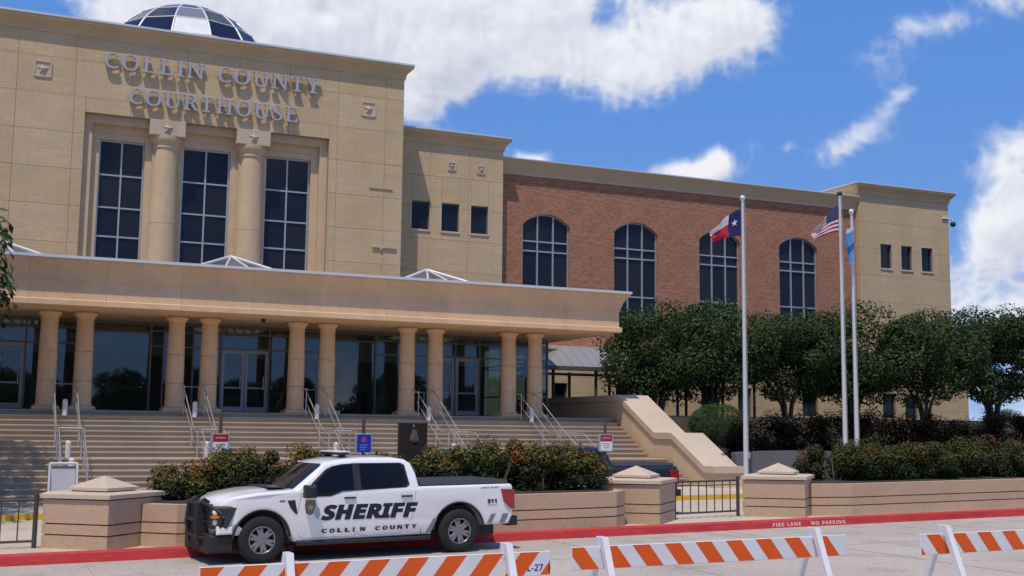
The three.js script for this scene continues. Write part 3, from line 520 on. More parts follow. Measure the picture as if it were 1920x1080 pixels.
// stainless handrails between the column pairs, with short light posts
pairs.slice(1).forEach((px, n) => {
  const t = thing('stair_handrail', ['double steel stair handrail behind the white sign board, leftmost', 'double steel stair handrail below the second pair of columns', 'double steel stair handrail behind the blue sign', 'double steel stair handrail just right of the dark monument slab', 'double steel stair handrail nearest the sloping stone wall'][n], 'handrail', 'handrails on the wide steps');
  const prof = [[-44.6, FL], [-43.4, FL], [-40.7, FL - 1.53], [-39.2, FL - 1.53], [-36.9, 0.22]];
  for (const s of [-0.36, 0.36]) {
    const X = px + s, L = prof.map(([z, y]) => [X, y + 0.92, z]);
    part('rail', tube([[X, FL + 0.92, -44.8], ...L.slice(1), [X, 1.1, -36.6]], 0.02, 8, 60), M.steel, t);
    part('rail', tube(L.slice(1).map(([x, y, z]) => [x, y - 0.4, z]), 0.014, 8, 40), M.steel, t);
    for (const [z, y] of [[-44.6, FL], [-43.2, FL], [-41.2, FL - 1.24], [-39.9, 1.42], [-38.6, 1.1], [-37.0, 0.3]]) part('post', bar([X, y - 0.1, z], [X, y + 0.92, z], 0.022), M.steel, t);
  }
  for (const [z, y] of [[-44.6, FL], [-39.8, 1.42]]) part('crossbar', bar([px - 0.36, y + 0.92, z], [px + 0.36, y + 0.92, z], 0.024), M.steel, t);
  for (const [z, y] of [[-43.0, FL - 0.17], [-40.3, 1.42], [-38.4, 0.93]]) part('light_post', merge([bar([px, y - 0.02, z], [px, y + 0.46, z], 0.085, 12), bar([px, y + 0.46, z], [px, y + 0.53, z], [0.09, 0.05], 12)]), M.white, t);
});

// ------------------------------------------------------------------ foliage
const leafMats = new Map();
function leafMat(rough = 0.75) { if (!leafMats.has(rough)) leafMats.set(rough, new THREE.MeshPhysicalMaterial({ color: 0xffffff, vertexColors: true, roughness: rough, transmission: 0.22, thickness: 0, ior: 1.4, specularIntensity: rough === 1 ? 0.08 : 0.5 })); return leafMats.get(rough); }
// leaves: samples [x, y, z, outward vector, colour]
function leafGeo(n, sample, size, seed) {
  const r = rnd(seed), pos = new Float32Array(n * 12), col = new Float32Array(n * 12), idx = new Uint32Array(n * 6), u = new THREE.Vector3(), v = new THREE.Vector3(), w = new THREE.Vector3();
  for (let i = 0; i < n; i++) {
    const s = sample(r), L = size * (0.7 + r() * 0.7);
    w.set(s.n[0] + (r() - 0.5) * 1.5, s.n[1] + (r() - 0.5) * 1.5 + 0.25, s.n[2] + (r() - 0.5) * 1.5).normalize();
    u.set(r() - 0.5, r() - 0.5, r() - 0.5).cross(w).normalize(); v.crossVectors(w, u);
    const P = [[-0.5, 0, 0], [0, -0.27, 0.06], [0.5, 0, -0.04], [0, 0.27, 0.06]];
    for (let k = 0; k < 4; k++) { const o = (i * 4 + k) * 3; for (const [a, c] of [[0, 'x'], [1, 'y'], [2, 'z']]) { pos[o + a] = s.p[a] + (P[k][0] * u[c] + P[k][1] * v[c] + P[k][2] * w[c]) * L; col[o + a] = s.c[a]; } }
    idx.set([i * 4, i * 4 + 1, i * 4 + 2, i * 4, i * 4 + 2, i * 4 + 3], i * 6);
  }
  const g = new THREE.BufferGeometry(); g.setAttribute('position', new THREE.BufferAttribute(pos, 3)); g.setAttribute('color', new THREE.BufferAttribute(col, 3)); g.setIndex(new THREE.BufferAttribute(idx, 1)); g.computeVertexNormals(); return g;
}
function clumps(n, rx, ry, rz, seed, flat = 0.35) { const r = rnd(seed), out = []; while (out.length < n) { const a = r() * 2 - 1, b = r() * 2 - 1, c = r() * 2 - 1, q = a * a + b * b + c * c; if (q > 1 || q < 0.16 || b < -flat - r() * 0.35) continue; out.push([a * rx, b * ry, c * rz, 0.55 + r() * 0.75]); } return out; }
function crownSample(cl, cr, ry, palette) {
  return (r) => { const c = cl[Math.floor(r() * cl.length)]; let a, b, d, q; do { a = r() * 2 - 1; b = r() * 2 - 1; d = r() * 2 - 1; q = a * a + b * b + d * d; } while (q > 1 || q < 0.42); const R = cr * c[3], p = [c[0] + a * R, c[1] + b * R * 0.8, c[2] + d * R], t = r(), pal = palette[Math.floor(r() * palette.length)], k = 0.75 + t * 0.5; return { p, n: [a, b + 0.2, d], c: pal.map((v) => v * k) }; };
}
function stems(seed, n, h, spread, r0, fork) {
  const r = rnd(seed), list = [];
  for (let i = 0; i < n; i++) {
    const a = (i + r() * 0.6) / n * Math.PI * 2, dx = Math.cos(a), dz = Math.sin(a), s = spread * (0.6 + r() * 0.6), pts = [[dx * 0.1, -0.3, dz * 0.1], [dx * s * 0.22, h * 0.32, dz * s * 0.22], [dx * s * 0.5, h * 0.66, dz * s * 0.5], [dx * s, h, dz * s]];
    for (let k = 0; k < 3; k++) list.push(bar(pts[k], pts[k + 1], [r0 * (1 - k * 0.24), r0 * (0.76 - k * 0.24)], 7));
    for (let k = 0; k < fork; k++) { const b = a + (r() - 0.5) * 2.2, e = [pts[2][0] + Math.cos(b) * s * 0.7, h * (0.95 + r() * 0.35), pts[2][2] + Math.sin(b) * s * 0.7]; list.push(bar(pts[2], e, [r0 * 0.42, r0 * 0.15], 5)); }
  }
  return merge(list.map((g) => g.toNonIndexed()));
}
const oakGreen = [[0.036, 0.066, 0.018], [0.05, 0.088, 0.022], [0.027, 0.05, 0.016], [0.075, 0.11, 0.028]];
function treeKind(seed, n, rx, ry, rz, cy, size, palette, stemN = 5, spread = 1.3, h = 2.4, r0 = 0.11) {
  return { crown: leafGeo(n, crownSample(clumps(54, rx, ry, rz, seed, 0.75), 0.95, ry, palette), size, seed + 1).translate(0, cy, 0), trunk: stems(seed + 2, stemN, h, spread, r0, 3) };
}
const kinds = [treeKind(301, 26000, 2.75, 2.0, 2.3, 3.3, 0.15, oakGreen), treeKind(311, 26000, 2.95, 2.0, 2.4, 3.4, 0.15, oakGreen), treeKind(321, 26000, 2.7, 2.1, 2.3, 3.3, 0.15, oakGreen)];
function tree(k, x, y, z, s, turn, label, group, name = 'shade_tree') { const t = thing(name, label, 'tree', group); part('trunk', k.trunk, M.bark, t); part('crown', k.crown, leafMat(0.7), t); t.position.set(x, y, z); t.scale.setScalar(s); t.rotation.y = turn; return t; }

// ------------------------------------------------------------------ raised terrace, hedges and trees on the right
structure('terrace', merge([box(25.35, 130, -0.2, 3.1, -95, -42.2), quads([[[25.35, 0.5, -39.2], [130, 1.0, -39.2], [130, 3.1, -42.25], [25.35, 3.1, -42.25]]])]), M.soil);
['first tree from the portico, its crown touching the portico corner', 'second tree from the portico, behind the sloping stone wall', 'third tree from the portico, just right of the nearest flagpole', 'fourth tree from the portico, behind the pair of flagpoles', 'fifth tree from the portico, in front of the end block windows', 'sixth tree from the portico, at the right end of the building', 'seventh tree from the portico, at the right picture edge'].forEach((w, i) => {
  const X = [27.6, 30.9, 34.7, 38.9, 43.1, 48.1, 53.4][i], Y = [8.3, 8.3, 8.25, 8.9, 8.35, 9.2, 10.0][i];
  tree(kinds[i % 3], X, 3.05, -46.2 - (i % 2) * 0.5, (Y - 3.05) / 5.6, i * 2.1, 'dark multi-stemmed terrace tree, ' + w, 'row of trees on the terrace');
});
['left of the trunk gap', 'in the middle of the trunk gap', 'right of the trunk gap', 'furthest right'].forEach((w, i) => tree(kinds[(i + 1) % 3], [196, 207, 220, 236][i], 1, -205 + i * 6, 1.35, i, 'distant round tree seen under the terrace trees, ' + w, 'distant trees beyond the terrace', 'distant_tree'));
tree(kinds[1], -4.95, 0.1, -34.3, 2.0, 1.3, 'leafy tree whose branch tip enters at the left picture edge', null, 'street_tree');

// the row of trees across the street that the lobby glass mirrors
{
  const k = treeKind(331, 9000, 3.2, 2.6, 2.6, 3.4, 0.42, oakGreen, 4, 1.3, 2.4, 0.16), ord = ['first', 'second', 'third', 'fourth', 'fifth', 'sixth', 'seventh', 'eighth', 'ninth', 'tenth', 'eleventh', 'twelfth', 'thirteenth', 'fourteenth'];
  ord.forEach((w, i) => tree(k, -14 + i * 6.6 + (i % 3) * 1.1, 0, 38 + (i % 2) * 5, 1.15 + 0.35 * hash(i, 3, 9), i * 1.7, 'tree across the street behind the viewer, ' + w + ' from the left', 'trees across the street', 'street_tree'));
}
function shrub(name, x, y0, y1, z, rx, rz, n, palette, tips, size, seed, label, group, cat = 'shrub', loose = 0.34, rough = 0.65) {
  const r = rnd(seed), h = (y1 - y0) / 2, cl = Array.from({ length: 30 }, () => { const a = r() * Math.PI * 2, b = r() * 1.6 - 0.75, c = Math.sqrt(Math.max(0, 1 - b * b)), k = 0.62 + r() * 0.38; return [Math.cos(a) * c * rx * k, clamp(b * k * 1.15, -0.95, 0.95) * h, Math.sin(a) * c * rz * k, 0.6 + r() * 0.6]; });
  const g = leafGeo(n, (q) => { const c = cl[Math.floor(q() * cl.length)]; let a, b, d, s; do { a = q() * 2 - 1; b = q() * 2 - 1; d = q() * 2 - 1; s = a * a + b * b + d * d; } while (s > 1); const R = loose * c[3] * Math.max(rx, 0.8), L = (0.86 + 0.14 * q() + 0.05 * Math.sin(a * 9) * Math.sin(d * 8)) / Math.sqrt(s), p = loose < 0.25 ? [a * L * rx, b * L * h, d * L * rz] : [c[0] + a * R, c[1] + b * R, c[2] + d * R], fresh = tips && p[1] > h * (0.1 + 0.5 * hash(Math.round(c[0] * 97), 5, seed)) && q() < 0.75, pal = fresh ? [tips[Math.floor(hash(Math.round(c[0] * 97), Math.round(c[2] * 53), seed) * tips.length)]] : palette, k = 0.65 + q() * 0.7; return { p, n: [a, b + 0.35, d], c: pal[Math.floor(q() * pal.length)].map((v) => v * k) }; }, size, seed + 1);
  const t = thing(name, label, cat, group);
  part('foliage', g, leafMat(rough), t);
  part('stem', merge(Array.from({ length: 6 }, (_, i) => { const a = i / 6 * 6.28; return bar([Math.cos(a) * 0.05, -h - 0.02, Math.sin(a) * 0.05], [Math.cos(a) * rx * 0.5, h * 0.4, Math.sin(a) * rz * 0.5], [0.025, 0.01], 5); })), M.bark, t);
  t.position.set(x, (y0 + y1) / 2, z); return t;
}
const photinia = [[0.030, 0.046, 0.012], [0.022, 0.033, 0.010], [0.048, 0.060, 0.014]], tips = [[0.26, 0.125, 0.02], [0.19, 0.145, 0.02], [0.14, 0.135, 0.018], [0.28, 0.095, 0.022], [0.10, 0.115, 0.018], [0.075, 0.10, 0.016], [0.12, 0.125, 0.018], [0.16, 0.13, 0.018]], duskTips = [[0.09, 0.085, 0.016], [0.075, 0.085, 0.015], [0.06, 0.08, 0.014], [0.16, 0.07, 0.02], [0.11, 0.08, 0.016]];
const soilY = (x) => ground(x) + 0.9;
[[3.8, 1.56, 0.52, 'small round one in front of the steps, leftmost'], [4.75, 1.88, 0.68, 'behind the bonnet of the white pickup'], [5.85, 1.95, 0.72, 'behind the windscreen of the white pickup'], [7.0, 1.8, 0.62, 'hidden behind the front door of the white pickup'], [8.05, 1.9, 0.66, 'showing just over the white pickup roof'], [9.4, 2.02, 0.62, 'right of the dark monument slab'], [10.6, 2.2, 0.82, 'tallest and most orange, behind the pickup bed'], [11.75, 2.08, 0.74, 'behind the pickup tailgate'], [12.6, 1.94, 0.6, 'at the right end of the middle planter']].forEach(([x, top, rx, w], i) => shrub('red_tip_shrub', x, soilY(x) - 0.1, top, -24.75, rx * 1.08, 0.8, 10000, photinia, tips, 0.07, 400 + i * 7, 'red tipped shrub in the middle planter, ' + w, 'shrubs in the middle planter'));
['first', 'second', 'third', 'fourth', 'fifth', 'sixth', 'seventh', 'eighth', 'ninth', 'tenth'].forEach((w, i) => { const x = 20.95 + i * 0.96; shrub('red_tip_shrub', x, soilY(x) - 0.12, [2.04, 2.1, 2.14, 2.18, 2.14, 2.2, 2.16, 2.2, 2.18, 2.2][i], -25.9, 0.92, 0.95, 12000, photinia, duskTips, 0.07, 500 + i * 7, 'red tipped shrub in the right planter hedge, ' + w + ' from the stone pier', 'hedge in the right planter'); });
shrub('green_mound_shrub', 27.6, 1.9, 3.62, -41.4, 1.3, 1.0, 16000, [[0.035, 0.085, 0.018], [0.045, 0.10, 0.02]], null, 0.055, 600, 'clipped round green shrub behind the sloping stone wall', null, 'shrub', 0.2);
{ // bank below the terrace, tree shade put into the near-black leaf colours
  const shadedLeaf = [[0.006, 0.004, 0.004], [0.008, 0.005, 0.005], [0.005, 0.006, 0.004], [0.007, 0.009, 0.005]];
  const r = rnd(88);
  ['first', 'second', 'third', 'fourth', 'fifth', 'sixth', 'seventh', 'eighth', 'ninth', 'tenth', 'eleventh', 'twelfth'].forEach((w, i) => { const x = 28.6 + i * 1.9; shrub('shade_toned_shrub', x, 0.4, 3.3 + r() * 0.2, -39.7 - r() * 0.5, 1.5, 1.2, 7000, shadedLeaf, null, 0.11, 640 + i * 5, 'bank shrub below the trees, shade put in leaf colour, ' + w + ' from the steps', 'shade toned shrubs on the bank', 'shrub', 0.34, 1); });
}
solo('retaining_wall', (() => { const pts = [[25.5, 0.2]]; for (let i = 0; i <= 20; i++) { const t = i / 20; pts.push([25.5 + 9 * t, 1.55 + 0.27 * Math.sin(Math.PI * (0.18 + t * 0.72)) - t * 0.15]); } pts.push([34.5, 0.2]); return shapeGeo(pts, 0.3, -37.4, 0.01); })(), M.shadedConc, 'low curved concrete wall, shade put into its grey, behind the nearest flagpole', 'wall');

// ------------------------------------------------------------------ covered walkway to the right of the portico
{
  const t = thing('covered_walkway', 'dark framed covered walkway with grey metal hip roof beside the portico', 'canopy');
  const x0 = 23.9, x1 = 36, z0 = -52.8, z1 = -50, y0 = 5.42, y1 = 6.45, zr = (z0 + z1) / 2, e = 0.25;
  const A = [x0 - e, y0, z1 + e], B = [x1 + e, y0, z1 + e], C = [x1 + e, y0, z0 - e], D = [x0 - e, y0, z0 - e], P = [x0 + 1.5, y1, zr], Q = [x1 - 1.5, y1, zr];
  part('roof', quads([[A, B, Q, P], [C, D, P, Q], [D, A, P, P], [B, C, Q, Q]]), M.roofMetal, t);
  const seams = []; for (let i = 1; i < 24; i++) { const x = x0 - e + i * (x1 - x0 + 2 * e) / 24, k = clamp(Math.min(x - x0 + e, x1 + e - x) / 1.75); seams.push(bar([x, y0 + 0.015, z1 + e], [x, y0 + 0.015 + (y1 - y0) * k, z1 + e + (zr - z1 - e) * k], 0.018, 4)); } part('seam', merge(seams), M.roofMetal, t);
  part('gutter', merge([box(x0 - e - 0.05, x1 + e + 0.05, y0 - 0.16, y0 + 0.01, z1 + e - 0.02, z1 + e + 0.1), box(x0 - e - 0.05, x0 - e + 0.02, y0 - 0.16, y0 + 0.01, z0 - e, z1 + e - 0.03)]), M.bronze, t);
  part('beam', merge([box(x0, x1, 5.0, 5.12, z1 - 0.08, z1 + 0.08), box(x0, x1, 5.15, 5.26, z0 - 0.08, z0 + 0.08), box(x0 - 0.06, x0 + 0.06, 5.0, 5.12, z0, z1 - 0.09)]), M.iron, t);
  for (let i = 0; i < 6; i++) for (const z of [z0, z1]) part('post', bar([x0 + 0.35 + i * 2.25, z === z1 ? 2.95 : 3.0, z], [x0 + 0.35 + i * 2.25, 5.3, z], 0.075, 10), M.iron, t);
}

// ------------------------------------------------------------------ stone piers and planters along the kerb
function courses(t, foot, levels, mats, r) {
  levels.forEach(([a, b]) => part('stone_course', tilt(prism(foot, a, b)), pick(mats, r), t));
  for (let k = 0; k + 1 < levels.length; k++) part('joint', tilt(prism(inset(foot, 0.035), levels[k][1] + 0.0005, levels[k + 1][0] - 0.0005)), M.joint, t);
}
[[2.2, -23.97, 'left stone pier with pyramid cap beside the white pickup'], [14.2, -24.75, 'middle stone pier with pyramid cap left of the metal gate'], [18.5, -25.07, 'right stone pier with pyramid cap beside the long hedge planter']].forEach(([x, z, w], i) => {
  const t = thing('stone_pier', w, 'pier', 'stone piers along the kerb'), r = rnd(700 + i), dia = (h) => [[x, z + h], [x + h, z], [x, z - h], [x - h, z]];
  courses(t, dia(1.06), [[0.0, 0.385], [0.41, 0.585], [0.61, 1.035]], [M.pierA, M.pierB], r);
  part('joint', tilt(prism(dia(1.0), 1.0355, 1.0595)), M.joint, t);
  const cap = part('cap', tilt(prism(dia(1.13), 1.06, 1.135)), M.pale, t), q = [], lo = dia(1.13), hi = dia(0.98), g = ground(x);
  for (let k = 0; k < 4; k++) q.push([[lo[k][0], ground(lo[k][0]) + 1.135, lo[k][1]], [lo[(k + 1) % 4][0], ground(lo[(k + 1) % 4][0]) + 1.135, lo[(k + 1) % 4][1]], [hi[(k + 1) % 4][0], g + 1.165, hi[(k + 1) % 4][1]], [hi[k][0], g + 1.165, hi[k][1]]]);
  q.push(hi.map((p) => [p[0], g + 1.165, p[1]])); part('slope', quads(q), M.pale, cap);
  part('joint', prism(dia(0.57), g + 1.166, g + 1.185), M.joint, t);
  const top = part('pyramid', prism(dia(0.64), g + 1.186, g + 1.24), M.pale, t), b = dia(0.64); part('slope', quads(b.map((p, k) => { const n = b[(k + 1) % 4]; return [[p[0], g + 1.2405, p[1]], [n[0], g + 1.2405, n[1]], [x, g + 1.45, z], [x, g + 1.45, z]]; })), M.pale, top);
});
[[[[2.86, -23.54], [3.42, -22.98], [12.95, -23.44], [13.45, -23.95], [13.45, -26.2], [2.86, -26.2]], 'long stone planter wall behind the white pickup between two piers'], [[[19.1, -24.52], [20.1, -24.2], [32.5, -24.8], [32.5, -27.5], [19.1, -27.5]], 'long stone planter wall under the hedge at the right']].forEach(([foot, w], i) => {
  const t = thing('stone_planter', w, 'planter', 'planters along the kerb'), r = rnd(720 + i);
  courses(t, foot, [[0.0, 0.385], [0.41, 0.585], [0.61, 0.93]], [M.pierA, M.pierB], r);
  part('soil', tilt(prism(inset(foot, 0.25), 0.9301, 0.945)), M.soil, t);
});
// tubular gates beside the piers
function gate(x0, z0, x1, z1, n, label) {
  const t = thing('metal_gate', label, 'gate', 'low metal gates between the piers'), at = (f, y) => { const x = mix(x0, x1, f); return [x, ground(x) + 0.15 + y, mix(z0, z1, f)]; };
  for (const f of [0, 1]) part('post', bar(at(f, -0.02), at(f, 0.98), 0.045, 10), M.iron, t);
  for (const y of [0.13, 0.88, 0.78]) part('rail', bar(at(0, y), at(1, y), y === 0.78 ? 0.012 : 0.024, 8), M.iron, t);
  for (let i = 1; i < n; i++) part('bar', bar(at(i / n, 0.13), at(i / n, 0.88), 0.014, 6), M.iron, t);
}
gate(15.36, -24.95, 17.36, -25.2, 8, 'low dark metal gate between the middle and right piers');
gate(-3.4, -23.75, 1.02, -23.95, 15, 'low dark metal gate left of the left stone pier');

// ------------------------------------------------------------------ flagpoles and flags
function pole(x, z, top, label, ball) {
  const t = thing('flagpole', label, 'flagpole', 'flagpoles on the plaza'), y0 = ground(x) + 0.1;
  part('shaft', bar([x, y0, z], [x, top, z], [0.085, 0.045], 16), M.pole, t);
  const g = new THREE.SphereGeometry(0.10, 16, 12); g.translate(x, top + 0.09, z); part('finial', g, ball, t);
  part('truck', bar([x, top - 0.02, z], [x, top + 0.03, z], 0.07, 12), M.pole, t);
  part('base_collar', lathe([[0.09, 0.12], [0.16, 0.08], [0.2, 0.0]], 20).translate(x, y0, z), M.pole, t);
  part('halyard', bar([x + 0.08, y0 + 1.2, z + 0.06], [x + 0.06, top - 0.05, z + 0.05], 0.006, 4), M.edge, t);
  part('cleat', box(x + 0.05, x + 0.13, y0 + 1.15, y0 + 1.35, z + 0.03, z + 0.09), M.steel, t);
}
pole(24.46, -35, 10.68, 'nearest flagpole, left of the other two, carrying the blue white and red flag', M.edge);
pole(28.8, -35, 11.22, 'tallest flagpole with dark ball, carrying the striped flag', M.dark);
pole(29.33, -35, 10.6, 'short flagpole at the right, carrying the limp light blue flag', M.edge);
function canvasTex(w, h, draw) { const c = document.createElement('canvas'); c.width = w; c.height = h; draw(c.getContext('2d'), w, h); const t = new THREE.CanvasTexture(c); t.colorSpace = THREE.SRGBColorSpace; t.magFilter = THREE.LinearFilter; return t; }
function starPath(x, cx, cy, r) { x.beginPath(); for (let k = 0; k < 10; k++) { const a = k * Math.PI / 5 - Math.PI / 2, q = k % 2 ? r * 0.39 : r; x.lineTo(cx + Math.cos(a) * q, cy + Math.sin(a) * q); } x.closePath(); x.fill(); }
function flag(label, x, yTop, z, hoist, fly, sag, lift, map, seed) { // hangs from the pole at x, blown towards -x, sagging
  const N = 26, K = 16, pos = [], uv = [], idx = [];
  for (let i = 0; i <= N; i++) for (let j = 0; j <= K; j++) {
    const u = i / N, v = j / K, w = Math.sin(u * 9 + v * 2.2 + seed) * 0.10 * u + Math.sin(u * 17 + v * 5 + seed) * 0.03 * u, hang = 1 - lift * u * 0.55;
    pos.push(x - 0.08 - u * fly * (1 - 0.22 * u) + Math.sin(v * 3 + u * 4) * 0.03 * u, yTop - v * hoist * hang - sag * Math.pow(u, 1.15) * (1 - 0.12 * v), z + w + u * 0.25 + Math.sin(v * 7 + u * 3) * 0.05 * u); uv.push(u, 1 - v);
  }
  for (let i = 0; i < N; i++) for (let j = 0; j < K; j++) { const a = i * (K + 1) + j; idx.push(a, a + 1, a + K + 2, a, a + K + 2, a + K + 1); }
  const g = new THREE.BufferGeometry(); g.setAttribute('position', new THREE.Float32BufferAttribute(pos, 3)); g.setAttribute('uv', new THREE.Float32BufferAttribute(uv, 2)); g.setIndex(idx); g.computeVertexNormals();
  return solo('flag', g, new THREE.MeshPhysicalMaterial({ map, roughness: 0.9, transmission: 0.25, thickness: 0, side: THREE.DoubleSide }), label, 'flag');
}
flag('blue white and red flag with one white star blowing left of the nearest flagpole', 24.46, 10.38, -35, 1.0, 1.75, 0.95, 0.8, canvasTex(480, 320, (x, w, h) => { x.fillStyle = '#f2f0ee'; x.fillRect(0, 0, w, h); x.fillStyle = '#c0122c'; x.fillRect(w / 3, h * 0.42, w, h); x.fillStyle = '#14205f'; x.fillRect(0, 0, w * 0.36, h); x.fillStyle = '#f4f4f4'; starPath(x, w * 0.18, h * 0.46, w * 0.1); }), 1);
flag('red and white striped flag with blue starred corner on the tallest flagpole', 28.8, 10.88, -35, 1.02, 1.75, 1.15, 0.9, canvasTex(494, 260, (x, w, h) => { for (let i = 0; i < 13; i++) { x.fillStyle = i % 2 ? '#f3efee' : '#b3172f'; x.fillRect(0, i * h / 13, w, h / 13 + 1); } x.fillStyle = '#26285f'; x.fillRect(0, 0, w * 0.4, h * 7 / 13); x.fillStyle = '#fff'; for (let r = 0; r < 9; r++) for (let c = 0; c < (r % 2 ? 5 : 6); c++) starPath(x, w * (0.035 + c * 0.066 + (r % 2 ? 0.033 : 0)), h * (0.035 + r * 0.059), 5.5); }), 2.2);
flag('light blue flag hanging limp down the short right flagpole', 29.33, 10.1, -34.8, 1.25, 0.62, 0.22, -0.25, canvasTex(480, 320, (x, w, h) => { x.fillStyle = '#5fb0e6'; x.fillRect(0, 0, w, h); x.fillStyle = '#1f5fae'; x.fillRect(0, h * 0.5, w, h * 0.2); x.fillStyle = '#dfeefa'; x.fillRect(0, 0, w, h * 0.12); }), 3.1);

// ------------------------------------------------------------------ signs, monument, sign board
function postSign(x, z, head, draw, label) {
  const t = thing('post_sign', label, 'sign'), y0 = ground(x) + 0.02;
  part('post', bar([x, y0, z], [x, 2.66 + ground(x) * 0.6, z], 0.04, 10), std([0.10, 0.06, 0.06]), t);
  part('backing', cbox(x - 0.22, x + 0.2, 1.80, 2.24, z + 0.042, z + 0.055, 0.004), M.alu, t, [0, ground(x) * 0.6, 0]);
  part('face', box(x - 0.16, x + 0.17, 1.82, 2.22, z + 0.056, z + 0.059), std([1, 1, 1], { roughness: 0.5 }), t, [0, ground(x) * 0.6, 0]);
  const f = t.children[2]; f.material.map = draw; const p = f.geometry.attributes.position, uv = f.geometry.attributes.uv; for (let i = 0; i < p.count; i++) uv.setXY(i, (p.getX(i) - x + 0.16) / 0.33, (p.getY(i) - 1.82) / 0.4);
}
const redSign = canvasTex(132, 160, (x, w, h) => { x.fillStyle = '#e9e6ea'; x.fillRect(0, 0, w, h); x.fillStyle = '#a3202c'; x.fillRect(0, 0, w, h * 0.42); x.fillStyle = '#c9888e'; x.fillRect(w * 0.16, h * 0.15, w * 0.68, 14); x.fillStyle = '#8a868c'; for (let i = 0; i < 3; i++) x.fillRect(w * (0.16 + i * 0.06), h * (0.53 + i * 0.13), w * (0.68 - i * 0.12), 8); });
const blueSign = canvasTex(132, 160, (x, w, h) => { x.fillStyle = '#1b34a8'; x.fillRect(0, 0, w, h); x.fillStyle = '#b04a8c'; x.beginPath(); x.arc(w * 0.48, h * 0.3, 24, 0, 7); x.fill(); x.fillStyle = '#6f8fe0'; for (let i = 0; i < 3; i++) x.fillRect(w * 0.18, h * (0.58 + i * 0.13), w * (0.64 - i * 0.1), 9); });
postSign(4.88, -27, 0, redSign, 'small red and white sign on a dark post above the bonnet of the white pickup');
postSign(8.18, -27, 0, blueSign, 'small blue sign with pink emblem on a dark post above the white pickup roof');
postSign(14.58, -27, 0, redSign, 'small red and white sign on a dark post beside the dark parked pickup');
{
  const t = thing('monument_slab', 'tall dark brown monument slab with bronze emblem behind the white pickup', 'monument'), x0 = 9.14, x1 = 9.84, z = -27.2, b = std([0.014, 0.010, 0.009], { roughness: 0.85 }), br = std([0.20, 0.13, 0.075], { roughness: 0.4, metalness: 0.6 });
  part('slab', cbox(x0, x1, 0.1, 2.57, z - 0.16, z, 0.015), b, t);
  const cx = (x0 + x1) / 2 + 0.02, y = 2.26;
  part('emblem', lathe([[0.0, 0.16], [0.05, 0.15], [0.07, 0.06], [0.12, -0.06], [0.125, -0.12], [0.09, -0.16], [0.0, -0.17]], 18).scale(1, 1, 0.3).translate(cx, y, z), br, t);
  const h = new THREE.SphereGeometry(0.04, 12, 10); h.scale(0.9, 1.5, 0.6); h.translate(cx - 0.02, y + 0.21, z + 0.015); part('figure', h, br, t);
}
{
  const t = thing('sign_board', 'white framed notice board standing at the foot of the steps, left', 'sign board'), x0 = 1.8, x1 = 2.52, z = -35.4, y = 0.2;
  part('panel', cbox(x0 + 0.04, x1 - 0.04, y + 0.12, 1.30, z - 0.02, z, 0.004), std([0.66, 0.66, 0.74], { roughness: 0.5, map: T.grime }), t);
  part('frame', merge([bar([x0, y, z + 0.12], [x0, 1.38, z], 0.03), bar([x1, y, z + 0.12], [x1, 1.38, z], 0.03), bar([x0, 1.38, z], [x1, 1.38, z], 0.03), bar([x0, y, z - 0.4], [x0, 1.36, z - 0.03], 0.025), bar([x1, y, z - 0.4], [x1, 1.36, z - 0.03], 0.025)]), M.white, t);
  part('header', box(x0 + 0.05, x1 - 0.05, 1.25, 1.29, z + 0.001, z + 0.012), M.iron, t);
}

